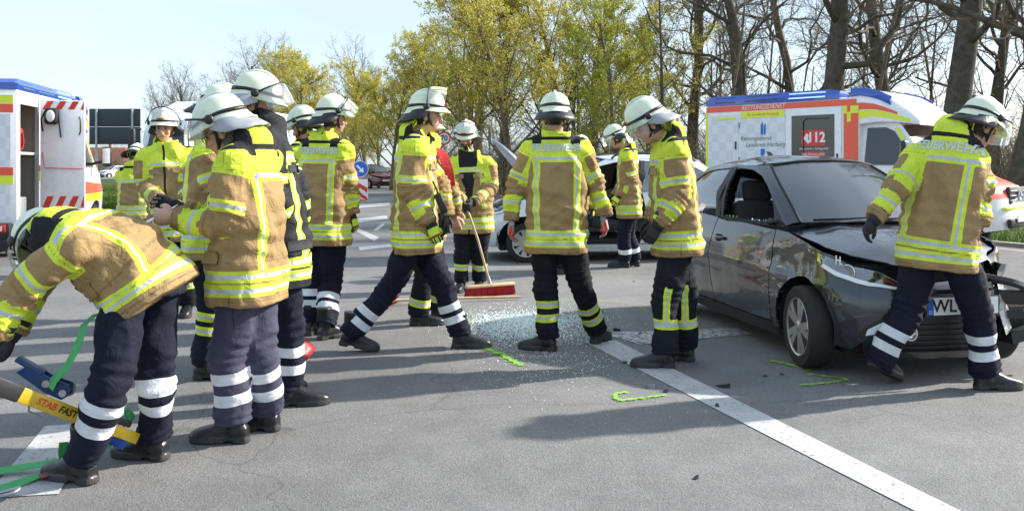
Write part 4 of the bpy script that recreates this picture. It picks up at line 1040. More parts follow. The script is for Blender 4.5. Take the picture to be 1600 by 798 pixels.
        fold += np.where(mk, .6*np.exp(-((tt-L1-L2+.05)/.07)**2)*np.sin(2*np.pi*tt/.035), 0)
    tor = armside < .5
    seam = np.where(tor, np.minimum(np.minimum(np.abs(s-.030), np.abs(ly)+.0005), np.abs(s-.22)+.002), 9.0)
    ch = chest*Sn/.80
    Dt = np.minimum(np.abs(s-.083), np.abs(s-.152)); Dt = np.minimum(Dt, np.abs(s-ch))
    vs_ = np.abs(np.abs(lx)-.150*bulk)+.004; vs_ = np.where((s > .15) & (s < ch) & (np.abs(ly) > .05), vs_, 9); Dt = np.minimum(Dt, vs_)
    D = np.where(tor, Dt, D); base_ = np.where(tor, (s-ch)*10, base_)
    if jacket == 'jacket_black': base_[:] = -1
    cs = (s-Sn*.95); padb = (.012-np.abs(cs-.035))*10; dark = np.where(tor & (ly < .08), np.maximum(padb, np.minimum((.035-np.abs(np.abs(lx)-.145))*10, (s-Sn*.94)*10)), dark)
    front = tor & (ly > .05)
    dark = np.where(front & (s > .0) & (s < Sn*1.02), (.010-np.abs(lx-.02))*10, dark)
    if zip_open: dark = np.where(front & (s > .18), (.018+.09*np.clip((s-.3)/.5, 0, 1)-np.abs(lx-.01))*10, dark)
    fold += np.where(tor, .7*np.exp(-((s-.28)/.16)**2)*np.sin(2*np.pi*(s+.12*lx)/.085+2.2*np.sin(lx*9+sid)), 0)
    disp = wob(V, .24, .010, sid)+wob(V, .11, .0045, sid+50)+fold*.0080
    disp += .017*folds(V, np.where(tor, .35+.65*np.exp(-((s-.30)/.2)**2), .9), sid)
    disp *= np.clip((s+.02)/.06, .25, 1)
    disp *= np.where(s > Sn*.97, .3, 1.0)
    V2 = V+Nn*disp[:, None]
    setco(me, V2); setattr_(me, 'seam', np.where(tor, seam, sarm)); setattr_(me, 'band', D); setattr_(me, 'base', base_); setattr_(me, 'dark', dark)
    jk = link('jacket', me, M[jacket], root, 180)
    tree = BVHTree.FromPolygons([Vector(v) for v in V2], [list(p.vertices) for p in me.polygons])
    for sgn in (-1, 1):
        for s_c, ang_, fw_, fh in ((.245, 48, .17, .055), (ch-.07, 36, .12, .045)):
            rows_ = []
            for iy in range(4):
                si = int(np.argmin(np.abs(S_-(s_c+fh*(iy/3-.5))))); c = Vector(P[si])+Vector(T[si])*(s_c+fh*(iy/3-.5)-S_[si]); rv_, fv_ = Vector(Rr[si]), Vector(Ff[si]); row_ = []
                for ix in range(7):
                    a_ = R(ang_*sgn)+(ix/6-.5)*fw_/.19; dd = (rv_*math.sin(a_)+fv_*math.cos(a_)).normalized(); h = tree.ray_cast(c+dd*.6, -dd, .6)
                    if h[0] is None or (h[0]-c).length > .34: row_ = None; break
                    row_.append((h[0], dd))
                if row_ is None: rows_ = None; break
                rows_.append(row_)
            if rows_:
                fb = MB(); fb.loft([[p_+d_*(.009 if iy else .014) for p_, d_ in r_] for iy, r_ in enumerate(rows_)]+[[p_-d_*.004 for p_, d_ in r_] for r_ in rows_[::-1]], cap=False, closed=False)
                fb.build('pocket_flap', M['flap_black' if jacket == 'jacket_black' else 'flap'], jk, 40)
    if letters:
        lm = text_mesh('FEUERWEHR', .080, bold=.003, spacing=1.04)
        bmx = bmesh.new(); bmx.from_mesh(lm); bmesh.ops.triangulate(bmx, faces=bmx.faces[:]); bmesh.ops.subdivide_edges(bmx, edges=[e for e in bmx.edges if e.calc_length() > .03], cuts=1); bmx.to_mesh(lm); bmx.free()
        si = int(np.argmin(np.abs(S_-(ch+.068)))); c = Vector(P[si]); Rv, Fv_, Tv = Vector(Rr[si]), Vector(Ff[si]), Vector(T[si])
        ok = 0
        for v in lm.vertices:
            o_ = c+Rv*v.co.x*.80+Tv*v.co.y-Fv_*.5; h = tree.ray_cast(o_, Fv_, 1.0)
            if h[0] is not None: v.co = h[0]+h[1]*.004; ok += 1
            else: v.co = c-Fv_*.1
        link('back_lettering', lm, M['lettering'], jk)
    # trousers attributes
    me = jobs[1]; V = mverts(me); Nn = mnorms(me); D = np.full(len(V), 9.0); best = np.full(len(V), 9.0); fold = np.zeros(len(V)); dk = np.full(len(V), -1.0)
    for H, K, E in legs:
        H, K, E = map(np.array, (H, K, E)); L1 = np.linalg.norm(K-H); L2 = np.linalg.norm(E-K)
        for A0, A1, t0, ln, sg in ((E,K,0,L2,1),(K,H,L2,L1,1)):
            un = ((V-A0) @ (A1-A0))/ln**2; u = np.clip(un, 0, 1); q = A0+u[:,None]*(A1-A0); dd = np.linalg.norm(V-q, axis=1); mk = dd < best; best = np.where(mk, dd, best)
            tt = t0+np.where((t0 == 0) & (un < 0), un, u)*ln
            Dm = np.minimum(np.abs(tt-bands[0]), np.abs(tt-bands[1]))
            if vstripe:
                cam_side = np.array((0,-1.,0)); lat = np.abs((V-q)[:,0]+.01); Dm = np.where((tt > bands[1]) & (tt < .48) & ((V-q)[:,1] < 0), np.minimum(Dm, lat+.004), Dm)
            D = np.where(mk, Dm, D)
            fold = np.where(mk, np.exp(-((tt-L2)/.11)**2)*np.sin(2*np.pi*tt/.055+2*np.sin(V @ np.array([9,6,4.])))+1.2*np.exp(-((tt-.01)/.06)**2)*np.sin(2*np.pi*tt/.04+1.5*np.sin(V @ np.array([14,9,3.])))+.5*np.exp(-((tt-L2-L1)/.2)**2)*np.sin(2*np.pi*tt/.07+3*np.sin(V @ np.array([8,8,2.]))), fold)
    V2 = V+Nn*(wob(V, .26, .008, sid+9)+wob(V, .12, .0015, sid+77)+fold*.0060+.0095*folds(V, np.ones(len(V)), sid+20))[:, None]
    setco(me, V2); setattr_(me, 'seam', np.abs(((V-np.array(pl)) @ np.array(fw)))*1.0+np.where(V[:,2] > .5, 0, .01)); setattr_(me, 'band', D); setattr_(me, 'base', np.full(len(V), -1.0)); setattr_(me, 'dark', dk)
    link('trousers', me, M[trousers], root, 180)
    # body colours
    me = jobs[2]; V = mverts(me); Lc = (V-np.array(hc)) @ np.array(HR_)     # head space
    col = np.tile(np.array(SKIN), (len(V), 1)); hr = np.array(hair)
    r = np.random.default_rng(sid); tone = r.uniform(.88, 1.08); col = col*tone
    hm_ = ((Lc[:,1] < .012) & (Lc[:,2] > -.075) & (np.abs(Lc[:,0]) < .0795)) | (Lc[:,2] > .045); hm_ &= np.linalg.norm(Lc, axis=1) < .16
    col[hm_ & ~((np.abs(Lc[:,0]) > .070) & (np.abs(Lc[:,1]+.008) < .025) & (Lc[:,2] < .02))] = hr
    red = np.exp(-((np.abs(Lc[:,0])-.045)/.02)**2-((Lc[:,2]+.03)/.02)**2)*(Lc[:,1] > .05); col = col*(1+red[:,None]*np.array((.12,-.1,-.12)))
    lip = (np.abs(Lc[:,2]+.064) < .006) & (np.abs(Lc[:,0]) < .024) & (Lc[:,1] > .07); col[lip] = np.array((.36,.13,.11))
    brow = (np.abs(Lc[:,2]-.022) < .006) & (np.abs(np.abs(Lc[:,0])-.032) < .018) & (Lc[:,1] > .06); col[brow] = hr
    if beard:
        bz = (Lc[:,2] < -.045) & (Lc[:,1] > .0) & (np.linalg.norm(Lc, axis=1) < .15) & ~lip; col[bz] = np.array((.05,.03,.02))
    below = (np.linalg.norm(Lc, axis=1) > .155)
    dn_ = np.minimum(np.linalg.norm(V-np.array(loc(AL[2])), axis=1), np.linalg.norm(V-np.array(loc(AR[2])), axis=1)); col[below & (dn_ > .15)] = np.array(SHIRT) if shirt else col[below & (dn_ > .15)]*.96
    ca = me.color_attributes.new('Col', 'FLOAT_COLOR', 'POINT'); ca.data.foreach_set('color', np.hstack([col, np.ones((len(V), 1))]).astype(np.float32).ravel())
    body = link('body', me, M['skin'], root, 180)
    for s in (-1, 1):
        e = MB(); e.ell(hp(s*.031,.083,.004), (.011,.006,.006), HR_, 10, 6); e.build('eye', M['eye'], body, 180)
    # helmet
    ho = hp(0,-.004,.040); HH = HR_
    hs = put('helmet', HELM['shell'], root, HH @ Matrix.Scale(.955, 3), ho)
    def sub(n_, k, rot=None):
        o = link(n_, HELM[k], None, hs)
        if rot is not None: o.rotation_euler = (rot, 0, 0); o.location = Vector((0,0,.02))-Matrix.Rotation(rot, 3, 'X') @ Vector((0,0,.02))
        return o
    sub('helmet_band', 'band'); sub('crest', 'ridge'); sub('neck_guard', guard); sub('chin_strap', 'strap'); sub('badge', 'badge')
    if visor is not None: sub('visor', 'visor', R(visor)); sub('visor_frame', 'vframe', R(visor))
    # boots
    for (p, fy, pt), K in ((fL, GL[1]), (fR, GR[1])):
        Rb = rotYP(fy, pt)
        o = put('boot', BOOT, root, Rb, loc(p)); link('lace', LACE, None, o)
        if pt > 0: o.location = o.location+Vector((0,0,math.sin(pt)*.222))
    # hands
    for A, s, gk, hv_ in ((AL,-1,glove[0],handL), (AR,1,glove[1],handR)):
        E, W_ = loc(A[1]), loc(A[2]); d = (W_-E).normalized()
        if hv_: d = Vector(hv_).normalized()
        # back of the hand faces away from the body axis
        outw = rt*s; z = (outw-d*outw.dot(d));
        if z.length < .25: z = fw-d*fw.dot(d)
        z.normalize(); x = d.cross(z).normalized()
        # thumb towards the front
        th = fw if abs(fw.dot(x)) > .2 else Vector((0,0,1)); flip = 1 if x.dot(th) > 0 else -1
        Mr = Matrix((x*flip, d, z)).transposed()
        if gk == 'bare':
            hm2 = HAND0.copy(); hm2.materials.append(M['bare']); o = put('hand', hm2, root, Mr, W_+d*.012)
        else:
            o = put('glove', GLOVE[gk], root, Mr, W_+d*.02)
            if gauntlet or gk == 'black':
                link('cuff', CUFF, None, o); link('cuff_band', CUFFBAND, None, o)
    return root, dict(nk=nk, pv=pv, AL=AL, AR=AR, GL=GL, GR=GR)

M['bare'] = mat('bare_skin', SKIN, .55, var=.08, vscale=30)
TAN = 'in tan jacket with yellow bands'
FIG = {}
FIG['bent'] = person('firefighter in tan jacket bending down over the yellow strut', 3.86, -80, (102,368,.05), (222,436,.08), (74,384,.16), -62, 62,
    ((32,455,-.22),(-8,525,-.25)), ((60,440,.25),(20,520,.15)), (124,752,-68,0,0), (236,716,-75,0,0), kneeL=(172,600,-.16), kneeR=(246,590,.12),
    hem=.13, bow=.08, visor=24, chest=.62, bulk=1.06, shL=(112,392,-.2), shR=(112,385,.2), glove=('black','black'), legw=.93, bands=(.185,.29))
FIG['clipboard'] = person('firefighter with glasses in tan jacket and faded grey-blue trousers, looking down', 4.32, -84, (386,230), (388,425), (350,206), -88, 26,
    ((346,343,-.22),(272,340,-.16)), ((330,340,.18),(285,325,.14)), (362,690,-88,0,0), (412,671,-80,0,0), kneeL=(356,552,-.06), kneeR=(406,545,.06),
    trousers='trousers_grey', visor=28, guard='guard_silver', glove=('bare','lime'), bulk=1.0, letters=False, hem=.15, hair=(.12,.10,.08), legw=.98, bands=(.14,.25))
FIG['black'] = person('firefighter in black jacket, half hidden behind the man with glasses', 4.98, 78, (416,205), (436,395), (400,164), 80, 14,
    ((462,290,.2),(470,350,.25)), ((425,300,-.2),(440,360,-.1)), (424,612,75,0,0), (456,633,80,0,0), jacket='jacket_black', visor=42, guard='guard_silver', glove=('black','black'), hem=.2, bulk=1.0, bands=(.13,.235))
FIG['hidden_tan'] = person('firefighter in tan jacket hidden behind the man with glasses, only back and one leg showing', 5.6, 80, (334,210), (330,365), (345,178), 75, 20,
    ((352,300,.2),(372,340,.2)), ((340,300,-.2),(365,345,-.2)), (345,575,85,0,0), (324,592,85,0,0), trousers='trousers_yellow', bands=(.24,.33), visor=30, bulk=.98)
FIG['smiling'] = person('smiling firefighter facing the camera beside the open rescue van door', 7.9, 168, (262,229), (272,350), (257,202), 172, 2,
    ((296,292,-.10),(284,316,-.34)), ((227,288,-.08),(247,316,-.34)), (292,492,165,0,0), (266,494,170,0,0), visor=62, glove=('lime','lime'), shirt=True, trousers='trousers_yellow', bands=(.2,.3), zip_open=False)
FIG['far_back'] = person('firefighter seen from behind beyond the smiling man, in tan jacket', 11.0, 4, (212,262), (212,330), (213,247,.1), 0, 40,
    ((196,300,.12),(205,322,.25)), ((230,300,.12),(222,322,.25)), (205,428,0,0,0), (220,428,5,0,0), visor=None, hem=.1, trousers='trousers_yellow', bands=(.2,.3), chest=.6)
FIG['behind_eight'] = person('firefighter with lowered visor hidden behind the man with dangling glove', 7.7, -70, (482,224), (492,345), (474,199), -75, 20,
    ((478,290,-.15),(470,325,-.1)), ((488,290,.2),(475,325,.2)), (478,502,-60,0,0), (500,498,-70,0,0), visor=14)
FIG['glove_man'] = person('firefighter seen from behind with raised visor and glove hanging by his side', 7.05, 22, (508,221), (506,352), (521,186), 62, 4,
    ((466,298,.12),(476,340,.2)), ((543,296,-.02),(552,335,.0)), (487,522,10,0,0), (512,529,42,0,0), kneeL=(488,440,.03), kneeR=(517,440,.03), visor=52, letters=True, bulk=1.0, bands=(.16,.25))
FIG['walking'] = person('firefighter striding along in profile with flipped-up visor', 6.5, 84, (648,214), (650,362), (668,181), 88, 4,
    ((692,295,.22),(694,335,.22)), ((645,298,-.18),(671,350,-.22)), (724,543,90,0,0), (548,549,88,0,10), kneeL=(690,440,.02), kneeR=(606,452,-.05),
    visor=88, glove=('black','lime'), letters=False, bulk=1.02, bands=(.14,.235))
FIG['red_strap'] = person('firefighter with red shoulder strap, half hidden behind the striding man', 7.4, 88, (668,226), (664,350), (664,204), 80, 6,
    ((700,292,.2),(712,330,.2)), ((703,298,-.14),(710,338,-.10)), (688,498,92,0,0), (656,508,88,0,0), trousers='trousers_yellow', bands=(.12,.13), glove=('bare','bare'), visor=80)
FIG['bearded'] = person('bearded firefighter facing the camera and holding the upright broom', 9.55, 186, (734,243), (739,342), (729,215), 188, 22,
    ((769,292,-.10),(741,316,-.36)), ((708,288,-.06),(722,318,-.34)), (748,452,185,0,0), (720,454,188,0,0), trousers='trousers_yellow', bands=(.17,.18), glove=('black','black'), visor=66, beard=True, shirt=True, zip_open=True, gauntlet=True)
FIG['centre'] = person('firefighter seen squarely from behind in the middle, grey and red gloves', 6.42, 2, (869,215), (869,362), (867,184), 2, 12,
    ((806,292,.03),(799,345,.0)), ((930,285,.03),(943,338,-.02)), (852,547,-72,0,0), (934,535,30,0,0), kneeL=(853,442,.02), kneeR=(906,440,.06),
    trousers='trousers_yellow', bands=(.155,.255), glove=('grey','grey'), letters=True, bulk=1.0, hair=(.02,.014,.01))
FIG['stooping'] = person('firefighter leaning into the silver car, mostly hidden behind the man in the middle', 10.9, 5, (902,250), (888,335), (908,234,.15), 5, 35,
    ((885,290,.1),(880,320,.2)), ((924,290,.0),(926,325,.1)), (874,428,0,0,0), (898,427,0,0,0), trousers='trousers_yellow', bands=(.2,.3), hem=.12)
FIG['at_door'] = person('firefighter in profile standing at the silver car door opening', 11.6, -78, (980,233), (983,322), (962,217), -82, 30,
    ((987,284,-.12),(968,307,-.16)), ((972,284,.2),(962,305,.2)), (974,418,-80,0,0), (990,416,-75,0,0), visor=20, bands=(.14,.145), bulk=.98)
FIG['looking_down'] = person('firefighter in profile looking down beside the dark hatchback, lowered visor', 5.95, -86, (1046,218), (1056,362), (1013,195), -92, 32,
    ((1060,300,-.22),(1030,350,-.24)), ((1034,298,.2),(1018,345,.2)), (1034,574,-84,0,0), (1066,563,-70,0,0), kneeL=(1041,458,-.06), kneeR=(1068,455,.05),
    trousers='trousers_yellow', bands=(.205,.215), legw=1.06, visor=10, guard='guard_silver', glove=('black','black'), vstripe=True, gauntlet=True, hair=(.05,.04,.03))
FIG['passing'] = person('firefighter seen from behind striding past the crushed front of the dark hatchback', 5.28, 48, (1494,214), (1466,380), (1531,200), 78, 30,
    ((1402,292,-.0),(1366,342,-.06)), ((1533,300,-.10),(1527,352,-.14)), (1374,602,62,0,26), (1545,608,88,0,0), kneeL=(1419,480,.08), kneeR=(1527,485,.0),
    visor=18, glove=('black','black'), letters=True, gauntlet=True, bulk=1.02, bands=(.135,.235), shL=(1432,245,.10), shR=(1522,248,-.06))

r_, j_ = FIG['red_strap']; Yr = 7.4; bs_ = r_.location
def _rib(pts, w, name, m, par, wd):
    P = catmull(pts, 6); mb = MB(); rows = []
    for i, p in enumerate(P):
        t = (P[min(i+1, len(P)-1)]-P[max(i-1, 0)]).normalized(); d = Vector(wd); d = (d-t*d.dot(t)).normalized(); nn = t.cross(d)*.004
        rows.append([p-d*w/2-nn, p+d*w/2-nn, p+d*w/2+nn, p-d*w/2+nn])
    mb.loft(rows); return mb.build(name, m, par, 50)
_rib([at(676,232,Yr-.10)-bs_, at(690,240,Yr-.20)-bs_, at(699,262,Yr-.235)-bs_, at(703,285,Yr-.22)-bs_, at(704,302,Yr-.18)-bs_], .085, 'red_strap', mat('red_strap', (.62,.03,.035), .7, bump=.3), r_, (1,.3,.1))
_rib([at(697,262,Yr-.245)-bs_, at(698,300,Yr-.25)-bs_, at(698,335,Yr-.24)-bs_], .05, 'red_strap', M['red_plain'], r_, (1,.2,0))
# radio and dangling gloves on the striding man's front
r_, j_ = FIG['walking']; bs_ = r_.location; c0 = at(689,318,6.35)
mb = MB(); mb.box(c0-bs_, (.055,.04,.16), Matrix.Rotation(R(-22),3,'Y'), bev=.012); mb.tube([c0-bs_+Vector((-.02,0,.07)), c0-bs_+Vector((-.06,.0,.17))], .008, 6); mb.build('radio', M['plastic_black'], r_, 40)
for k in range(2):
    o = put('spare_glove', GLOVE['black'], r_, rotYP(R(80), R(80)), at(690+6*k,336+4*k,6.34)-bs_)

# spectacles of the man looking down at the paper
r_, j_ = FIG['clipboard']; HRm = rotYP(R(-88), R(26)); hc_ = at(350,206,4.32)-r_.location
mb = MB()
for sg in (-1, 1):
    mb.tube([hc_+HRm @ Vector((sg*.033+.021*math.cos(t), .102, .0+.017*math.sin(t))) for t in np.linspace(0, 2*np.pi, 17)], .0022, 5)
    mb.tube([hc_+HRm @ Vector((sg*.054,.102,.004)), hc_+HRm @ Vector((sg*.076,.06,.004)), hc_+HRm @ Vector((sg*.080,-.01,.0))], .0022, 5)
mb.tube([hc_+HRm @ Vector((-.012,.103,.004)), hc_+HRm @ Vector((.012,.103,.004))], .0022, 5)
mb.build('glasses', M['plastic_black'], r_, 50)
# ---------------------------------------------------------------- rescue vehicles and lorry
M['sig_red'] = mat('signal_red', (.80,.085,.03), .4, coat=.3)
M['sig_yellow'] = mat('signal_yellow', (.72,.80,.03), .45, coat=.2)
M['blue_lamp'] = mat('blue_lamp_housing', (.015,.075,.42), .2, coat=.8)
M['blue_dark'] = mat('blue_lamp_dark', (.02,.035,.09), .2, coat=.6)
M['blue_lit'] = mat('blue_lamp_lit', (.25,.42,.75), .2, emit=(.45,.68,1), es=.35)
M['black_film'] = mat('black_window_film', (.010,.010,.012), .12, coat=.6)
M['grey_trim'] = mat('grey_trim', (.28,.29,.30), .45)
M['logo_blue'] = mat('logo_blue', (.02,.16,.50), .5)
M['logo_text'] = mat('logo_text_grey', (.16,.17,.18), .6)
M['card_red'] = mat('sticker_red', (.66,.04,.035), .5)
M['tan_wall'] = mat('compartment_wall', (.17,.15,.11), .7)
M['red_bag'] = mat('red_bag', (.40,.02,.02), .8, bump=.3)
M['pink'] = mat('pink_strap', (.75,.12,.16), .7)
def checker():
    m, nt, b = newmat('checked_foil'); N = nt.nodes; L = nt.links; t = N.new('ShaderNodeTexCoord'); c = N.new('ShaderNodeTexChecker'); c.inputs['Scale'].default_value = 5.6
    c.inputs['Color1'].default_value = (.72,.73,.75,1); c.inputs['Color2'].default_value = (.64,.655,.69,1); L.new(t.outputs['Object'], c.inputs['Vector']); L.new(c.outputs['Color'], b.inputs['Base Color']); b.inputs['Roughness'].default_value = .35
    return m
M['checker'] = checker()
def roundrect(y, z0, z1, r0, r1, x, n=5):
    """ring in the y-z plane, half width y"""
    pts = []
    for cy, cz, r, a0 in ((y-r1, z1-r1, r1, 0), (-y+r1, z1-r1, r1, 90), (-y+r0, z0+r0, r0, 180), (y-r0, z0+r0, r0, 270)):
        for i in range(n): a = R(a0+90*i/(n-1)); pts.append(Vector((x, cy+r*math.cos(a), cz+r*math.sin(a))))
    return pts
def make_ambulance(label, loc, rz, scale, full=True, open_side=False, sxx=None):
    A = empty('ambulance', loc, rz, scale)
    if sxx: A.scale.x = sxx
    tag(A, label, 'ambulance')
    W = M['white_paint']; HWD = 1.06; X1 = 3.55; Zt = 2.74
    def plate(x0, x1, z0, z1, m, name, d=.005, par=A, y=-HWD, thick=.008):
        b = MB(); b.box(((x0+x1)/2, y-d if y < 0 else y+d, (z0+z1)/2), (x1-x0, thick, z1-z0)); return b.build(name, m, par, None)
    if not open_side:
        b = MB(); b.loft([roundrect(HWD-.03, .5, Zt-.03, .05, .07, -.0), roundrect(HWD, .48, Zt, .05, .08, .03), roundrect(HWD, .48, Zt, .05, .08, X1-.03), roundrect(HWD-.03, .5, Zt-.03, .05, .07, X1)])
        b.build('box_body', W, A, 40)
    else:
        O0, O1 = .14, .98                     # locker opening in the right side
        b = MB()
        b.box((.03,0,1.6), (.06,2*HWD,2.26), bev=.02)                 # rear wall
        b.box((X1/2,0,Zt-.05), (X1,2*HWD,.10), bev=.03)               # roof
        b.box((X1/2,0,.52), (X1,2*HWD,.10))
        b.box(((O1+X1)/2,-HWD+.03,1.62), (X1-O1,.06,2.2), bev=.012)   # side ahead of the opening
        b.box((.10,-HWD+.03,1.62), (.08,.06,2.2), bev=.012)
        b.box((X1/2,HWD-.03,1.62), (X1,.06,2.2))
        b.box((X1-.03,0,1.62), (.06,2*HWD-.1,2.2))
        b.box(((O0+O1)/2,-HWD+.03,2.60), (O1-O0,.06,.18))
        b.build('box_body', W, A, 40)
        c = MB(); c.box((.56,-.35,1.6), (.9,.03,2.1)); c.box((O1+.02,-.7,1.6), (.03,.72,2.1)); c.box((.09,-.7,1.6), (.03,.72,2.1)); c.box((.56,-.7,.60), (.9,.72,.05)); c.build('locker', M['tan_wall'], A, None)
        c = MB(); c.box((.56,-.68,1.72), (.86,.66,.04)); c.build('shelf', W, A, None)
        c = MB(); c.box((.42,-.80,1.95), (.36,.34,.40), bev=.06); c.tube([(.42,-.98,1.78),(.45,-1.0,1.9),(.40,-1.0,2.05)], .02, 6); c.build('stowed_bag', M['red_bag'], A, 50)
        c = MB(); c.box((.62,-.75,.82), (.30,.4,.36), bev=.02); c.build('stowed_box', M['grey_trim'], A, 40)
        c = MB(); c.box((.965,-HWD+.02,1.62), (.035,.05,2.1)); c.build('door_seal', M['grey_trim'], A, None)
        for z0, z1, mm in ((1.42,1.52,'sig_red'),(1.26,1.41,'sig_yellow')): plate(.965+.02, 1.06, z0, z1, M[mm], 'stripe', .004)
        # the open locker door, swung out square to the side
        d = MB(); d.box((1.02,-HWD-.375,1.71), (.05,.71,1.86), bev=.015); dr = d.build('locker_door', W, A, 40)
        for zc in (2.55,.90):
            for i in range(4):
                y0 = -HWD-.06-.20*i; q = MB(); q.prism([(y0,-.07),(y0-.10,-.07),(y0-.18,.07),(y0-.08,.07)], 0, .005, lambda a, b_, h: (.994-h, max(a, -HWD-.715), zc+b_*(1.0 if zc > 2 else 1.35))); q.build('door_stripe', M['red_plain'], dr, None)
        q = MB(); q.tube([(.98,-HWD-.06,1.75),(.97,-HWD-.10,1.48),(.975,-HWD-.70,1.46)], .009, 6); q.build('door_strap', M['pink'], dr, 40)
        q = MB(); q.box((.93,-HWD-.22,2.36), (.12,.22,.28), bev=.05); q.tube([(.95,-HWD-.12,2.45),(.92,-HWD-.06,2.30),(.95,-HWD-.08,2.1)], .014, 6); q.tube([(.95,-HWD-.32,2.5),(.92,-HWD-.34,2.3),(.95,-HWD-.36,2.0)], .014, 6); bg = q.build('hanging_mask_bag', M['glove'], dr, 50)
        q = MB(); q.ell((.865,-HWD-.22,2.36), (.02,.07,.10)); q.build('bag_window', M['paper'], bg, 50)
        q = MB(); q.tube([(.985,-HWD-.64,2.35),(.95,-HWD-.67,2.3),(.95,-HWD-.67,2.1),(.985,-HWD-.64,2.05)], .013, 6); q.build('door_handle', M['plastic_black'], dr, 50)
    # blue light rail along the roof edge
    for s in (-1, 1):
        b = MB(); b.loft([[Vector((x, s*(HWD-.005)-s*dy, z)) for dy, z in ((.0,z0),(-.012,z0+.09),(.04,z1),(.30,z1),(.32,z0))] for x, z0, z1 in ((.0,Zt-.01,Zt+.10),(.12,Zt-.02,Zt+.17),(2.9,Zt-.02,Zt+.17),(3.15,Zt-.02,Zt+.13))])
        rl = b.build('light_rail', M['blue_lamp'], A, 30)
        for x0, x1, mm in ((.25,.75,'blue_dark'),(1.0,1.8,'blue_dark'),(2.05,2.85,'blue_lit')):
            q = MB(); q.add([(x0, s*(HWD+.012), Zt+.025),(x1, s*(HWD+.012), Zt+.025),(x1, s*(HWD-.022), Zt+.135),(x0, s*(HWD-.022), Zt+.135),
                             (x0, s*(HWD-.05), Zt+.025),(x1, s*(HWD-.05), Zt+.025),(x1, s*(HWD-.08), Zt+.135),(x0, s*(HWD-.08), Zt+.135)], [(0,1,2,3),(0,4,5,1),(1,5,6,2),(2,6,7,3),(3,7,4,0),(7,6,5,4)]); q.build('lamp_window', M[mm], rl, None)
    if full:
        plate(.10,.86,.62,2.52, M['checker'], 'rear_locker'); plate(.90,1.98,.62,2.58, M['checker'], 'side_panel', .003)
        plate(.30,.78,2.42,2.47, M['sig_yellow'], 'stripe', .013)
        plate(.03,3.5,2.585,2.70, M['sig_red'], 'stripe', .004); plate(.92,1.96,2.44,2.57, M['sig_yellow'], 'stripe', .010)
        sdoor = plate(2.04,3.20,.62,2.56, M['white_paint'], 'sliding_door', .010, thick=.03)
        plate(2.13,3.06,1.35,2.44, M['black_film'], 'door_window', .026, sdoor)
        plate(2.36,2.86,1.86,2.16, M['card_red'], 'emergency_sticker', .031, sdoor, thick=.004)
        yy = -HWD-.036
        text_on('emergency_number', '112', .26, (2.68,yy,2.01), (1,0,0), (0,0,1), M['white_print'], sdoor, bold=.008)
        q = MB(); q.prism([(2.40,2.0),(2.47,2.10),(2.52,2.06),(2.50,2.0),(2.54,1.93),(2.50,1.90),(2.46,1.94)], yy, yy-.003, lambda a, b_, h: (a, h, b_)); q.build('hand_symbol', M['white_print'], sdoor, None)
        plate(2.40,2.84,1.66,1.75, M['card_red'], 'slogan_strip', .031, sdoor, thick=.004)
        text_on('small_print', 'Herzinfarkt | Schlaganfall', .062, (2.62,yy+.005,1.805), (1,0,0), (0,0,1), M['white_print'], sdoor)
        text_on('slogan', 'Jede Minute zählt!', .070, (2.62,yy,1.705), (1,0,0), (0,0,1), M['white_print'], sdoor)
        text_on('header', 'RETTUNGSDIENST', .125, (1.45,-HWD-.012,2.645), (1,0,0), (0,0,1), M['white_print'], A, shear=.25)
        text_on('header', 'für Landkreis Harburg', .085, (1.45,-HWD-.018,2.505), (1,0,0), (0,0,1), M['sig_red'], A, shear=.25)
        text_on('name_line', 'Rettungsdienst', .125, (1.28,-HWD-.012,2.03), (1,0,0), (0,0,1), M['logo_text'], A, shear=.25)
        text_on('name_line', 'Landkreis Harburg', .125, (1.50,-HWD-.012,1.90), (1,0,0), (0,0,1), M['logo_text'], A, shear=.25)
        for poly in ([(1.40,2.10),(1.46,2.10),(1.46,2.36),(1.40,2.29)], [(1.475,2.10),(1.52,2.10),(1.52,2.32),(1.475,2.27)], [(1.40,1.82),(1.50,1.82),(1.50,1.74),(1.45,1.66),(1.40,1.70)]):
            q = MB(); q.prism(poly, -HWD-.009, -HWD-.013, lambda a, b_, h: (a, h, b_)); q.build('emblem', M['logo_blue'], A, None)
        plate(3.24,3.535,.55,2.44, M['sig_red'], 'stripe', .004); plate(3.22,3.54,2.44,2.58, M['sig_yellow'], 'stripe', .0042)
        plate(.01,.07,.55,2.58, M['sig_yellow'], 'stripe', .004)
    # rear end markings
    def rplate(y0, y1, z0, z1, m, name, d=.004):
        b = MB(); b.box((-d,(y0+y1)/2,(z0+z1)/2), (.008,y1-y0,z1-z0)); return b.build(name, m, A, None)
    rplate(-1.0,1.0,2.50,2.64, M['sig_yellow'], 'stripe'); rplate(-1.0,1.0,2.36,2.495, M['sig_red'], 'stripe')
    rplate(-1.0,1.0,1.36,1.49, M['sig_red'], 'stripe'); rplate(-1.0,1.0,1.22,1.355, M['sig_yellow'], 'stripe')
    rplate(-.96,-.02,.66,2.34, M['checker'], 'rear_door', .001); rplate(.02,.96,.66,2.34, M['checker'], 'rear_door', .001)
    b = MB(); b.box((-.06,0,.50), (.20,2.0,.22), bev=.03); b.build('rear_bumper', M['plastic_black'], A, 40)
    for s in (-1, 1):
        b = MB(); b.box((-.17,s*.82,.53), (.03,.26,.12), bev=.008); tl = b.build('tail_light', M['lamp_red'], A, 40)
        q = MB(); q.box((-.188,s*.86,.53), (.006,.08,.07)); q.build('reverse_lamp', M['drl'], tl, None)
    # cab
    before = set(o.name for o in A.children)
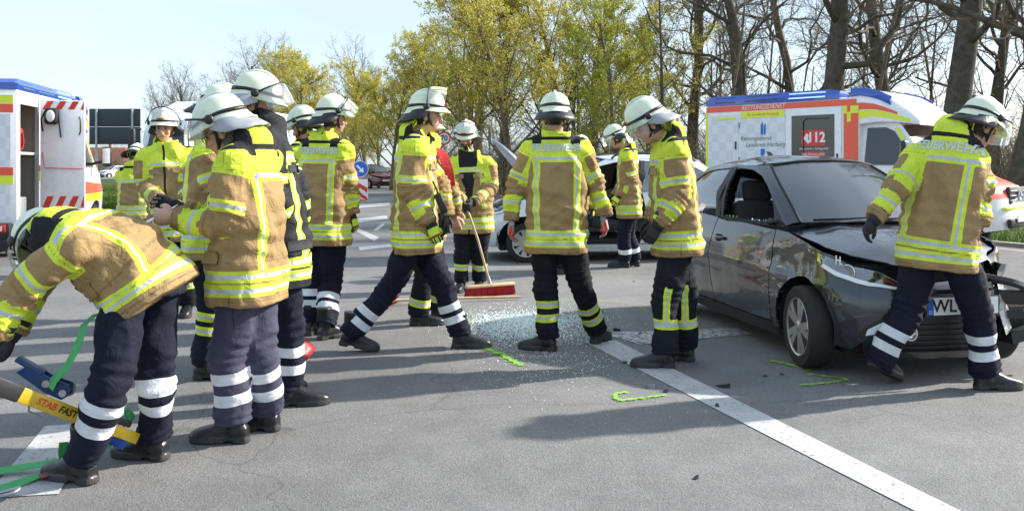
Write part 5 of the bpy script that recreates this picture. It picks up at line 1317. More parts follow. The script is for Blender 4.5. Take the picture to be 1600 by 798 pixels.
    prof = [(5.74,.42),(5.80,.62),(5.79,.95),(5.74,1.10),(5.60,1.22),(5.32,1.37),(5.14,1.44),(4.86,1.82),(4.55,2.22),(4.42,2.33),(4.1,2.38),(3.50,2.40)]
    def w(x, z): return float(np.interp(z, [.4,.9,1.4,2.4], [.97,1.02,1.0,.90]))*(1-.13*sstep(5.15,5.85,x))
    def skin(i0, i1, m, name, out=0.0, yl=1.0, par=A):
        P2 = catmull([(x, 0, z) for x, z in prof[i0:i1+1]], 4); rows = []
        for p in P2:
            ww = w(p.x, p.z)*yl; rows.append([Vector((p.x-.13*abs(t)**3.2*sstep(4.4,5.2,p.x)+out, t*ww, p.z-.035*t*t+out*.5)) for t in np.linspace(-1, 1, 17)])
        b = MB(); b.loft(rows, cap=False, closed=False); return b.build(name, m, par, 50, fixn=False)
    skin(0, 2, M['white_paint'], 'front_bumper'); skin(2, 6, M['sig_red'] if full else M['white_paint'], 'bonnet'); skin(6, 11, M['white_paint'], 'cab_roof')
    skin(6, 8, M['black_film'], 'windscreen', .015, .93)
    for s in (-1, 1):
        poly = [(3.50,.48),(3.50,2.40)]+[(x, z-.03) for x, z in prof[::-1][1:]]+[(5.70,.42)]+arc(5.05,.36,.42,5,175,12)
        side = lambda x, z, o=0.0: Vector((x-.13*sstep(4.9,5.85,x), s*(w(x, z)+o), z))
        panel(poly, lambda x, z: side(x, z, -.03), 'cab_side', M['white_paint'], A, thick=.02, step=.12)
        dw = panel([(3.86,1.50),(4.84,1.50),(4.42,2.10),(4.26,2.17),(3.90,2.17)], lambda x, z: side(x, z, .012), 'cab_window', M['black_film'], A, thick=.008, step=.15)
        panel([(3.72,.62),(3.74,.62),(3.74,2.26),(3.72,2.26)], lambda x, z: side(x, z, .006), 'door_gap', M['plastic_black'], A, thick=.004, step=.2)
        panel([(4.87,1.47),(4.94,1.47),(4.50,2.16),(4.43,2.16)], lambda x, z: side(x, z, .014), 'pillar_stripe', M['sig_yellow'], A, thick=.004, step=.1)
        panel([(3.52,.95),(5.66,.95),(5.66,1.10),(3.52,1.25)], lambda x, z: side(x, z, .008), 'stripe', M['sig_red'], A, thick=.004, step=.15)
        panel([(3.52,.78),(5.70,.78),(5.66,.94),(3.52,.94)], lambda x, z: side(x, z, .008), 'stripe', M['sig_yellow'], A, thick=.004, step=.15)
        mr = MB(); p = side(4.72,1.55); mr.tube([p, p+Vector((.04,s*.22,.06))], .03, 8); mr.box(p+Vector((.05,s*.30,.16)), (.10,.20,.42), bev=.04); mo = mr.build('wing_mirror', M['plastic_black'], A, 45)
        q = MB(); q.box(p+Vector((-.003,s*.30,.18)), (.004,.15,.32)); q.build('mirror_glass', M['chrome'], mo, None)
        hl = MB(); hl.ell(Vector((5.60,s*.70,1.02)), (.10,.16,.13)); hl.build('headlight', M['drl'], A, 60)
        for ax, rr in ((5.05,.35),(1.05,.35)): make_wheel(A, (ax, s*.86, rr), rr, .22, s, 0, 'cap').scale = (scale/(sxx or scale), 1, 1)
    # grille with star
    g = MB(); g.box((5.765,0,.98), (.05,.86,.30), bev=.02); gr = g.build('grille', M['plastic_black'], A, 40)
    for zz in (.90,.98,1.06): q = MB(); q.box((5.795,0,zz), (.02,.82,.022), bev=.006); q.build('grille_bar', M['chrome'], gr, 40)
    q = MB(); q.tube([(5.815, .105*math.cos(t), .98+.105*math.sin(t)) for t in np.linspace(0, 2*np.pi, 25)], .011, 6)
    for a in (90, 210, 330): q.tube([(5.818,0,.98),(5.812,.10*math.cos(R(a)),.98+.10*math.sin(R(a)))], [.018,.006], 6)
    q.build('star_emblem', M['chrome'], gr, 50)
    q = MB(); q.box((5.80,0,.52), (.05,1.0,.16), bev=.02); q.build('lower_intake', M['plastic_black'], A, 40)
    q = MB(); q.box((5.84,0,.60), (.012,.52,.11)); q.build('number_plate', M['plate_white'], A, None)
    q = MB(); q.box((5.78,0,.775), (.05,1.3,.05), bev=.015); q.build('bumper_stripe', M['sig_yellow'], A, 40)
    ub = MB(); ub.box((2.8,0,.42), (5.4,1.5,.22)); ub.build('chassis', M['interior'], A, None)
    # roof fairing over the cab
    fr = [(3.60,HWD+.004,2.20,2.86),(3.85,1.05,2.24,2.88),(4.15,1.03,2.26,2.80),(4.45,.99,2.25,2.64),(4.72,.93,2.22,2.44),(4.86,.86,2.20,2.29)]
    b = MB(); b.loft([roundrect(yw, z0, z1, .02, min(.16,(z1-z0)*.45), x) for x, yw, z0, z1 in fr]); fo = b.build('roof_fairing', W, A, 50)
    fx = lambda x, k: float(np.interp(x, [f[0] for f in fr], [f[k] for f in fr]))
    for s in (-1, 1):
        fmap = lambda x, t, o: Vector((x, s*(fx(x,1)+o), fx(x,2)+(fx(x,3)-fx(x,2))*t))
        panel([(3.55,.62),(4.05,.60),(4.5,.52),(4.5,.40),(4.05,.42),(3.55,.40)], lambda x, t: fmap(x, t, .006), 'stripe', M['sig_red'], fo, thick=.006, step=.1)
        panel([(3.55,.38),(4.05,.40),(4.5,.38),(4.72,.36),(4.72,.10),(4.5,.16),(4.05,.2),(3.55,.12)], lambda x, t: fmap(x, t, .006), 'stripe', M['sig_yellow'], fo, thick=.006, step=.1)
        bl_ = MB(); bl_.loft([[Vector((x, s*(fx(x,1)-.015+dy*.5), fx(x,3)-.10+dz)) for dy, dz in ((.05,-.02),(.07,.05),(-.02,.125),(-.14,.13),(-.10,.0))] for x in (3.62,3.8,4.0,4.2,4.38)]); bl_.build('corner_beacon', M['blue_lamp'], fo, 40)
    lb = MB(); lb.loft([[Vector((x, y, z)) for y, z in ((-.62,z0),(.62,z0),(.60,z0+h),(-.60,z0+h))] for x, z0, h in ((4.45,2.46,.06),(4.60,2.40,.07),(4.76,2.30,.06))]); lb.build('front_beacon', M['blue_lit'], fo, 40)
    for o in A.children:              # the cab sits close against the box
        if o.name in before: continue
        if o.type == 'EMPTY':
            if o.location.x > 3: o.location.x -= .14
        else:
            if o.name.split('.')[0] == 'chassis': continue
            for c in [o]+list(o.children):
                for v in c.data.vertices: v.co.x += -.24+max(0, v.co.x-4.95)*.55
                c.data.update()
    # hinges, handles and rubber seals
    if full:
        for z in (.9, 1.6, 2.3):
            q = MB(); q.tube([(.875,-HWD-.014,z-.06),(.875,-HWD-.014,z+.06)], .014, 8); q.build('hinge', M['grey_trim'], A, 40)
        q = MB(); q.box((.79,-HWD-.02,1.9), (.03,.02,.16), bev=.006); q.build('latch', M['plastic_black'], A, 40)
        q = MB(); q.tube([(2.40,-HWD-.036,1.75+.0),(2.40,-HWD-.040,2.32),(2.46,-HWD-.040,2.37),(2.95,-HWD-.040,2.37)], .009, 6); q.build('sliding_pane_edge', M['rubber'], sdoor, 40)
        q = MB(); q.box((3.12,-HWD-.035,1.6), (.03,.03,.22), bev=.008); q.build('door_handle', M['plastic_black'], sdoor, 40)
        q = MB(); q.box((1.8,-HWD-.006,.60), (3.4,.02,.05), bev=.006); q.build('rub_strip', M['plastic_black'], A, 40)
    return A
al = R(47); hx = Vector((math.cos(al), -math.sin(al), 0)); lx_ = Vector((math.sin(al), math.cos(al), 0))
rc = Vector((3.85, 16.8, 0)); o_ = rc+lx_*1.06*.95
make_ambulance('white box ambulance with red and yellow stripes and blue roof lights behind the dark hatchback', (o_.x, o_.y, 0), math.atan2(hx.y, hx.x), .95, sxx=.875)
al2 = R(12); hx = Vector((-math.sin(al2), math.cos(al2), 0)); lx_ = Vector((-math.cos(al2), -math.sin(al2), 0))
rc = Vector((-7.32, 12.5, 0)); o_ = rc+lx_*1.06*.93
make_ambulance('rescue van seen from behind with its side locker door swung open', (o_.x, o_.y, 0), math.atan2(hx.y, hx.x), .93, full=False, open_side=True)

# white lorry behind the firefighters on the left
T_ = empty('lorry', (-9.9, 25, 0), R(262)); tag(T_, 'white lorry with sloping roof deflector beyond the smiling firefighter', 'lorry')
b = MB(); b.loft([roundrect(1.2,.45,z1,.08,.2,x) for x, z1 in ((.0,1.5),(-.06,1.7),(-.20,2.55),(-.35,2.75),(-1.9,2.8))]); b.build('cab', M['white_paint'], T_, 45)
b = MB(); b.loft([roundrect(1.05,2.70,z1,.02,.06,x) for x, z1 in ((-.35,2.80),(-.9,3.15),(-1.7,3.45))]); b.build('roof_deflector', M['white_paint'], T_, 45)
b = MB(); b.add([(.0,-1.05,1.55),(.0,1.05,1.55),(-.17,.95,2.5),(-.17,-.95,2.5),(-.1,-1.05,1.55),(-.1,1.05,1.55),(-.27,.95,2.5),(-.27,-.95,2.5)], [(0,1,2,3),(4,7,6,5),(0,4,5,1),(1,5,6,2),(2,6,7,3),(3,7,4,0)]); b.build('windscreen', M['black_film'], T_, None)
for s in (-1, 1):
    b = MB(); b.box((-.75,s*1.205,2.05), (.8,.02,.7)); b.build('cab_window', M['black_film'], T_, None)
    b = MB(); b.box((.12,s*1.38,2.15), (.14,.22,.75), bev=.05); b.tube([(.0,s*1.15,2.5),(.1,s*1.3,2.5)], .03, 6); b.build('wing_mirror', M['plastic_black'], T_, 45)
    for ax in (-.9,-4.4,-7.4): make_wheel(T_, (ax, s*1.0, .5), .5, .3, s, 0, 'cap')
    b = MB(); b.box((-.0,s*.85,.75), (.10,.35,.18), bev=.04); b.build('headlight', M['drl'], T_, 45)
b = MB(); b.box((-5.2,0,2.0), (6.0,2.45,2.5), bev=.05); b.box((-5.2,0,.75), (6.0,.9,.2)); b.build('cargo_box', M['white_paint'], T_, 40)
b = MB(); b.box((.02,0,.55), (.12,2.3,.35), bev=.06); b.build('bumper', M['grey_trim'], T_, 45)
# ---------------------------------------------------------------- signs, far buildings
M['sign_back'] = mat('sign_back_dark', (.045,.05,.058), .55, .2, var=.15)
M['galv'] = mat('galvanised_post', (.42,.43,.44), .5, .7, var=.1)
M['sign_blue'] = mat('sign_blue', (.012,.13,.52), .4)
M['sign_white'] = mat('sign_white', (.78,.78,.76), .45)
M['roof_red'] = mat('roof_tiles_red', (.30,.075,.045), .8, var=.25)
M['brick_far'] = mat('brick_wall_far', (.26,.11,.08), .85, var=.2)
def post(par, x, y, h, r=.038, name='post'):
    b = MB(); b.tube([(x,y,-.05),(x,y,h)], r, 10); b.ell((x,y,h), (r,r,.012), n=10, m=6); return b.build(name, M['galv'], par, 40)
Y = 33.0; p0 = at(179,260,Y); S = empty('direction_sign', (p0.x, Y, 0)); tag(S, 'back of a large dark direction sign on two posts in the meadow', 'sign')
b = MB(); b.box((0,.03,3.30), (2.0,.03,.70), bev=.01); b.build('sign_panel', M['sign_back'], S, 30)
b = MB(); b.box((0,.03,2.60), (2.0,.03,.68), bev=.01); b.build('sign_panel', M['sign_back'], S, 30)
post(S, .70, -.02, 3.62, .045); post(S, -.70, -.02, 3.62, .045)
for z in (3.5,3.1,2.8,2.4):
    b = MB(); b.box((0,.055,z), (1.9,.016,.04)); b.build('crossbar', M['galv'], S, None)

def disc(name, m, par, c, r, y, n=32):
    b = MB(); b.lathe([(r,0),(r,.012),(.001,.012)], 'y', n, (c[0], y-.012, c[1])); return b.build(name, m, par, 40)
Y = 33.0; p0 = at(563,264,Y); S = empty('island_sign', (p0.x, Y, 0)); tag(S, 'round blue keep-right arrow sign above red and white striped board', 'sign')
post(S, 0, .05, 1.62); f_ = disc('sign_rim', M['sign_white'], S, (0,1.30), .32, 0); disc('sign_face', M['sign_blue'], S, (0,1.30), .30, -.004)
q = MB(); d = Vector((.707,-.707)); n_ = Vector((.707,.707)); c = Vector((0,1.30))
arrow = [c-d*.19+n_*.035, c+d*.03+n_*.035, c+d*.03+n_*.12, c+d*.20, c+d*.03-n_*.12, c+d*.03-n_*.035, c-d*.19-n_*.035]
q.prism([(v.x, v.y) for v in arrow], -.018, -.022, lambda a, b_, h: (a, h, b_)); q.build('arrow', M['sign_white'], S, None)
b = MB(); b.box((0,0,.47), (.58,.03,.86), bev=.008); bd = b.build('striped_board', M['sign_white'], S, 30)
for k in range(3):
    z0 = .86-.38*k; pts = [(-.28,z0+.10),(-.28,z0-.10),(.28,z0-.50),(.28,z0-.30)]
    pts = [(x, min(.89, max(.05, z))) for x, z in pts]; q = MB(); q.prism(pts, -.018, -.022, lambda a, b_, h: (a, h, b_)); q.build('red_bar', M['red_plain'], bd, None)
Y = 40.0; p0 = at(694,217,Y); S = empty('speed_sign', (p0.x, Y, 0)); tag(S, 'round 70 speed limit sign behind the man with red strap', 'sign')
post(S, 0, .05, 3.0); disc('sign_rim', M['red_plain'], S, (0,2.73), .32, 0); disc('sign_face', M['sign_white'], S, (0,2.73), .25, -.004)
text_on('speed_number', '70', .34, (0,-.022,2.73), (1,0,0), (0,0,1), M['ink'], S, bold=.006)
Y = 44.0; p0 = at(765,212,Y); S = empty('roadside_sign', (p0.x, Y, 0)); tag(S, 'narrow grey sign edge on a thin post left of the raised bonnet', 'sign'); post(S, 0, 0, 3.3, .04)
b = MB(); b.box((0,-.05,2.9), (.14,.02,.75)); b.build('sign_panel', M['galv'], S, None)
Y = 46.0; p0 = at(914,205,Y); S = empty('small_blue_sign', (p0.x, Y, 0)); tag(S, 'small blue sign tip showing above the leaning firefighter', 'sign'); post(S, 0, .03, 3.6, .035)
b = MB(); b.prism([(-.22,3.0),(.22,3.0),(.22,3.4),(.0,3.62),(-.22,3.4)], -.02, .0, lambda a, b_, h: (a, h, b_)); b.build('sign_face', M['sign_blue'], S, None)

H_ = empty('farmhouse', (-92, 190, 0), R(12)); tag(H_, 'distant brick farmhouse with red tiled roof across the meadow', 'house')
b = MB(); b.box((0,0,1.35), (9,6,2.7)); b.build('wall', M['brick_far'], H_, None)
b = MB(); b.prism([(-3.5,2.5),(3.5,2.5),(1.2,5.6),(-1.2,5.6)], -5, 5, lambda a, b_, h: (h, a, b_)); rf = b.build('roof', M['roof_red'], H_, None)
b = MB(); b.box((1.5,0,5.9), (.5,.5,1.0)); b.build('chimney', M['brick_far'], rf, None)
for x in (-3,-1,1.2,3.2):
    b = MB(); b.box((x,-3.01,1.4), (.9,.06,1.1)); b.build('window', M['black_film'], H_, None)

# ---------------------------------------------------------------- brooms, strut, fragments
M['wood'] = mat('broom_wood', (.52,.38,.22), .6, var=.15, vscale=12)
M['bristle'] = mat('red_bristle', (.36,.02,.025), .8)
def make_broom(label, head, along, top, tilt=0.0):
    """head: centre of the block's underside on the ground, along: its long axis, top: end of the handle"""
    head = Vector(head); along = Vector(along).normalized(); top = Vector(top); B = empty('broom', head); tag(B, label, 'broom', 'brooms for sweeping up the glass')
    hv = (top-head).normalized(); upv = Vector((0,0,1)) if tilt == 0 else (Vector((0,0,1))*math.cos(tilt)+hv*math.sin(tilt)).normalized()
    upv = (upv-along*upv.dot(along)).normalized(); side = along.cross(upv).normalized(); Mr = Matrix((along, side, upv)).transposed()
    b = MB(); b.box(upv*.115, (.60,.065,.032), Mr, bev=.008); b.build('block', M['wood'], B, 40)
    br = MB()
    for i in range(46):
        for j in range(5):
            x = -.285+.57*i/45+random.gauss(0,.003); y = -.024+.048*j/4+random.gauss(0,.002); e = .012
            p = along*x+side*y+upv*.103; q = along*(x*1.03+random.gauss(0,.006))+side*(y*1.5+random.gauss(0,.006))+upv*random.uniform(0,.012)
            br.tube([p, q], [.0065,.0075], 3)
    br.build('bristles', M['bristle'], B, None)
    h = MB(); s0 = upv*.12; h.tube([s0+hv*(-.0), s0+hv*.5, top-head], [.0135,.0135,.0125], 10); h.build('handle', M['wood'], B, 50)
    k = MB(); k.tube([s0-hv*.01, s0+hv*.09], [.022,.018], 10); k.build('socket', M['galv'], B, 50)
    return B
w_ = FIG['bearded'][1]['AR'][2]
make_broom('upright broom with red bristles held by the bearded firefighter', gnd(766,462), (1,.62,.0), Vector((w_.x+.01, w_.y-.10, w_.z+.10)))
hd0 = gnd(606,480); tp = gnd(813,468); 
make_broom('broom with red bristles lying flat on the road behind the striding man', (hd0.x, hd0.y, .035), (.25,1,0), (tp.x, tp.y, .03), tilt=R(-82))
M['red_pan'] = mat('red_dustpan', (.42,.02,.03), .45)
# red shovel standing beside the black-jacketed man
pb_ = gnd(478,566); S = empty('red_shovel', pb_); tag(S, 'red plastic shovel blade behind the boots of the black-jacketed man', 'shovel')
b = MB(); rows = []
for i in range(7):
    t = i/6; row = []
    for j in range(9): s = j/8-.5; row.append(Vector((-.20*t+s*.08, s*.30, .01+.22*t+.06*abs(s)*2*(1-t*.5))))
    rows.append(row)
b.loft(rows, cap=False, closed=False); ob = b.build('blade', M['red_pan'], S, 50, fixn=False); ob.modifiers.new('solid', 'SOLIDIFY').thickness = .008
b = MB(); b.tube([(-.16,0,.2),(-.42,.10,.75),(-.48,.12,.95)], .016, 8); b.build('handle', M['red_pan'], S, 50)

# paper held by the man with glasses
pc = at(243,332,7.0)
b = MB(); wr = FIG['clipboard'][1]['AL'][2]; cpt = Vector((wr.x-.13, wr.y+.09, wr.z-.005)); Mr = Matrix.Rotation(R(-28),3,'Y') @ Matrix.Rotation(R(12),3,'X')
b.box((0,0,0), (.21,.15,.003), Mr); tag(b.build('paper_sheet', M['paper'], None, None), 'white sheet of paper in the hands of the man with glasses', 'paper').location = cpt

# yellow strut with ratchet and green straps in the foreground
M['yellow_steel'] = mat('yellow_strut_paint', (.62,.40,.012), .42, var=.22, coat=.2)
M['blue_steel'] = mat('blue_ratchet_paint', (.010,.042,.13), .4, var=.35)
M['strap'] = mat('green_webbing', (.075,.42,.14), .8, var=.12, vscale=40, bump=.4, bscale=260)
M['strap_label'] = mat('strap_label', (.30,.04,.06), .7)
a = at(22,612,3.55); e = at(212,684,3.98); a.z = max(.05, a.z); e.z = max(.06, e.z)
dv = (e-a).normalized(); L_ = (e-a).length; sidev = dv.cross(Vector((0,0,1))).normalized(); upv = sidev.cross(dv).normalized(); Mr = Matrix((dv, sidev, upv)).transposed()
S = empty('stabilising_strut', (a+e)/2-Vector((0,0,((a+e)/2).z))); tag(S, 'yellow steel stabilising strut with black foot lying across the road', 'strut'); base = S.location
lc = lambda t, s=0, u=0: a+dv*t+sidev*s+upv*u-base
b = MB(); b.box(lc(L_*.36), (L_*.72,.062,.062), Mr, bev=.004); b.build('outer_tube', M['yellow_steel'], S, 30)
b = MB(); b.box(lc(L_*.86), (L_*.28,.050,.050), Mr, bev=.004); b.box(lc(L_*.73), (.035,.074,.074), Mr, bev=.006); b.build('inner_tube', M['yellow_steel'], S, 30)
b = MB(); b.box(lc(-.055), (.15,.072,.072), Mr, bev=.010); b.box(lc(-.16,0,.01), (.12,.09,.055), Mr, bev=.012); b.build('foot', M['plastic_black'], S, 35)
b = MB(); b.box(lc(L_*.82,0,.045), (.09,.06,.03), Mr, bev=.008); b.build('lock_pad', M['plastic_black'], S, 35)
text_on('lettering', 'STAB', .040, lc(L_*.22,.0325,.0), dv, upv, M['red_plain'], S, shear=.15, bold=.001) if sidev.y < 0 else text_on('lettering', 'STAB', .040, lc(L_*.22,-.0325,.0), dv, upv, M['red_plain'], S, shear=.15, bold=.001)
text_on('lettering', 'FAST™', .040, lc(L_*.22+.125,.0325,.0), dv, upv, M['ink'], S, shear=.15, bold=.001) if sidev.y < 0 else text_on('lettering', 'FAST™', .040, lc(L_*.22+.125,-.0325,.0), dv, upv, M['ink'], S, shear=.15, bold=.001)
b = MB(); b.tube([lc(.10,-.04,-.01), lc(.13,-.06,-.05), lc(.20,-.055,-.055), lc(.18,-.04,-.01)], .005, 6); b.lathe([(.016,0),(.016,.02),(.001,.02)], 'y', 14, lc(.12,-.055,0)); b.build('locking_pin', M['steel'], S, 40)
for k in range(7):
    b = MB(); c = lc(L_*.74+.012+k*.036,-.0255,0); b.lathe([(.009,0),(.009,.002),(.001,.002)], 'y', 12, c-Vector((0,.001,0))); b.build('pin_hole', M['ink'], S, None)
for t in (.03,.07,L_*.66,L_*.70):
    b = MB(); b.lathe([(.011,-.006),(.011,.0),(.001,.0)], 'y', 6, lc(t,-.034,.012)); b.build('bolt', M['steel'], S, None)
b = MB(); b.box(lc(L_*.50,-.0318,.0), (.10,.002,.04), Mr); b.build('warning_sticker', M['ink'], S, None)
# ratchet head
rc0 = at(70,592,3.70)
S2 = empty('ratchet', Vector((rc0.x, rc0.y, 0))); tag(S2, 'dark blue steel tensioning ratchet lying on the yellow strut', 'ratchet'); bs = S2.location
ax = (at(106,624,3.68)-at(28,580,3.64)).normalized(); sv_ = ax.cross(Vector((0,0,1))).normalized(); uv_ = sv_.cross(ax).normalized(); M2 = Matrix((ax, sv_, uv_)).transposed()
b = MB(); b.prism([(-.13,-.03),(-.10,.035),(.02,.03),(.12,.05),(.15,.0),(.13,-.04),(.04,-.05)], -.035, -.028, lambda x, y, h: M2 @ Vector((x*.85, h*.8, y*.8))+(rc0-bs)); b.prism([(-.13,-.03),(-.10,.035),(.02,.03),(.12,.05),(.15,.0),(.13,-.04),(.04,-.05)], .028, .035, lambda x, y, h: M2 @ Vector((x*.85, h*.8, y*.8))+(rc0-bs)); b.build('side_plate', M['blue_steel'], S2, 30)
b = MB(); b.box(rc0-bs+M2 @ Vector((-.08,0,.02)), (.13,.058,.02), M2, bev=.005); b.build('handle', M['blue_steel'], S2, 30)
b = MB()
for t in (.10,.02): 
    cc = rc0-bs+M2 @ Vector((t,0,.0)); b.tube([cc-sv_*.045, cc+sv_*.045], .016, 12)
b.lathe([(.034,-.042),(.034,-.037),(.001,-.037)], 'z', 20); b.v[-60:] = [tuple(rc0-bs+M2 @ (Vector((.10,0,0))+Vector((v[0], v[2], v[1])))) for v in b.v[-60:]]
b.build('spool', M['steel'], S2, 40)
def ribbon(name, label, pts, w, m, wdir=None, par=None, n=8):
    P = catmull(pts, n); mb = MB(); rows = []
    for i, p in enumerate(P):
        t = (P[min(i+1, len(P)-1)]-P[max(i-1, 0)]).normalized(); wd = Vector(wdir) if wdir else t.cross(Vector((0,0,1))).normalized()
        wd = (wd-t*wd.dot(t)).normalized(); nn = t.cross(wd)*.0015
        rows.append([p-wd*w/2-nn, p+wd*w/2-nn, p+wd*w/2+nn, p-wd*w/2+nn])
    mb.loft(rows); o = mb.build(name, m, par, 50)
    return tag(o, label, 'strap') if label else o
G = M['strap']
ribbon('green_strap', 'green webbing strap rising from the ratchet to the bent firefighter', [at(78,606,3.66), at(86,592,3.66), at(104,572,3.66), at(117,548,3.68), at(127,524,3.70), at(131,508,3.74), at(150,490,3.80)], .044, G, (1,-.35,.35))
s1 = ribbon('green_strap', 'green webbing strap lying loose in coils over the white road block', [gnd(-40,742,.02), gnd(30,730,.03), gnd(75,722,.05), gnd(95,712,.07), at(100,690,3.9)+Vector((0,0,.0))], .06, G, (.2,1,.2))
ribbon('green_strap', 'green webbing strap with red label and hook running out of frame', [gnd(-30,768,.012), gnd(20,757,.012), gnd(60,742,.02), gnd(85,735,.03), gnd(130,722,.03), at(160,702,3.9), at(168,680,3.95)], .06, G, (.25,1,.1))
ribbon('strap_tag', 'dark red label tag sewn on the green strap by the boot', [gnd(62,744,.026), gnd(86,736,.034)], .055, M['strap_label'], (.25,1,.1))
ribbon('green_strap', 'green webbing loop around the far end of the yellow strut', [at(163,668,3.9), at(168,642,3.92), at(178,652,3.95), at(196,643,3.98), at(204,655,3.98), at(190,668,3.97), at(172,672,3.94)], .05, G, (.3,1,.2))
b = MB(); hk = gnd(14,772,.02); b.tube(catmull([hk+Vector((-.05,.02,0)), hk+Vector((.0,.03,.01)), hk+Vector((.035,.02,.02)), hk+Vector((.03,-.015,.015)), hk+Vector((.0,-.02,.005))], 5), .008, 8)
tag(b.build('strap_hook', M['steel'], None, 50), 'steel hook at the loose end of the green strap', 'hook')
b = MB(); c = at(185,690,3.93); b.box((0,0,0), (.07,.012,.05), Matrix.Rotation(R(25),3,'Y'), bev=.003); o = b.build('blue_strap_clip', mat('blue_clip', (.02,.10,.42), .5), None, 40); o.location = c; tag(o, 'bright blue clip on the green strap beside the boot', 'clip')

# broken safety glass: countless crumbs
def shards():
    V = []; Fs = []
    def one(x, y, s):
        b = len(V); a = random.random()*6.28; h = s*random.uniform(.4, .9)
        for k in range(3): V.append((x+s*math.cos(a+k*2.1)*random.uniform(.6,1), y+s*math.sin(a+k*2.1)*random.uniform(.6,1), .001))
        V.append((x+random.gauss(0,s*.2), y+random.gauss(0,s*.2), .001+h)); Fs.extend([(b,b+1,b+3),(b+1,b+2,b+3),(b+2,b,b+3)])
    for _ in range(9000):
        u = random.gauss(815, 52); v = 503+abs(random.gauss(0, 11))*random.choice((-.9,1.4))
        if v > 470: p = gnd(u, v); one(p.x, p.y, random.uniform(.004,.009))
    for _ in range(1700):
        u = random.gauss(865, 62); v = random.gauss(545, 30)
        if 480 < v < 650: p = gnd(u, v); one(p.x, p.y, random.uniform(.002,.0065))
    for _ in range(350):
        u = random.uniform(560,1150); v = random.uniform(470,690); p = gnd(u, v); one(p.x, p.y, random.uniform(.0015,.004))
    me = bpy.data.meshes.new('glass_crumbs'); me.from_pydata(V, [], Fs); me.update()
    m, nt, bb_ = newmat('safety_glass'); bb_.inputs['Base Color'].default_value = (.84,.96,.95,1); bb_.inputs['Roughness'].default_value = .08; bb_.inputs['Transmission Weight'].default_value = .0
    tag(link('glass_crumbs', me, m), 'scatter of pale green safety glass crumbs on the road', 'broken glass', kind='stuff')
shards()
DB = [(965,516,.05),(1000,522,.03),(975,567,.03),(1018,604,.05),(1040,612,.03),(1130,604,.05),(1280,545,.04),(1088,747,.024),(1575,596,.05),(1562,580,.03),(860,545,.02),(1120,635,.03),(990,440,.02),(1195,588,.025),(1222,585,.025),(730,552,.02)]
for i, (u, v, s) in enumerate(DB):
    b = MB(); n = 6; poly = [(s*math.cos(k*6.283/n)*random.uniform(.5,1.1), s*.6*math.sin(k*6.283/n)*random.uniform(.5,1.1)) for k in range(n)]; b.prism(poly, -.002, s*.35, lambda x, y, h: (x, y, h+.25*x*(h > 0)))
    o = b.build('debris_fragment', M['plastic_black'] if i not in (3,10,15) else M['grey_trim'], None, None); o.location = gnd(u, v); o.rotation_euler = (0,0,random.random()*6)
    tag(o, 'small broken car plastic fragment on the asphalt', 'debris', 'fragments of broken car plastic')
# ---------------------------------------------------------------- trees
def barkmat(name, c1, c2):
    m = grassmat(name, c1, c2, 5); return m
M['bark_oak'] = barkmat('bark_oak', (.060,.050,.040), (.13,.11,.085)); M['bark_twig'] = barkmat('bark_twig', (.12,.095,.068), (.21,.17,.12)); M['bark_grey'] = barkmat('bark_grey', (.09,.08,.065), (.15,.13,.105))
def leafmat(name, c1, c2):
    m, nt, b = newmat(name); N = nt.nodes; L = nt.links; N.remove(b); out = N['Material Output']
    t = N.new('ShaderNodeTexCoord'); n = N.new('ShaderNodeTexNoise'); n.inputs['Scale'].default_value = 1.1; n.inputs['Detail'].default_value = 6; L.new(t.outputs['Object'], n.inputs['Vector'])
    q = N.new('ShaderNodeMapRange'); q.inputs[1].default_value = .35; q.inputs[2].default_value = .65; L.new(n.outputs['Fac'], q.inputs[0])
    c = N.new('ShaderNodeMix'); c.data_type = 'RGBA'; c.inputs['A'].default_value = c4(c1); c.inputs['B'].default_value = c4(c2); L.new(q.outputs[0], c.inputs['Factor'])
    d = N.new('ShaderNodeBsdfDiffuse'); tl = N.new('ShaderNodeBsdfTranslucent'); L.new(c.outputs['Result'], d.inputs[0]); L.new(c.outputs['Result'], tl.inputs[0])
    mxs = N.new('ShaderNodeMixShader'); mxs.inputs[0].default_value = .52; L.new(d.outputs[0], mxs.inputs[1]); L.new(tl.outputs[0], mxs.inputs[2]); L.new(mxs.outputs[0], out.inputs['Surface'])
    return m
M['leaf_yellow'] = leafmat('spring_blossom_yellow', (.45,.41,.07), (.62,.56,.14)); M['leaf_green'] = leafmat('spring_leaf_green', (.33,.35,.05), (.48,.49,.10)); M['leaf_olive'] = leafmat('bud_olive', (.14,.125,.03), (.22,.19,.05))

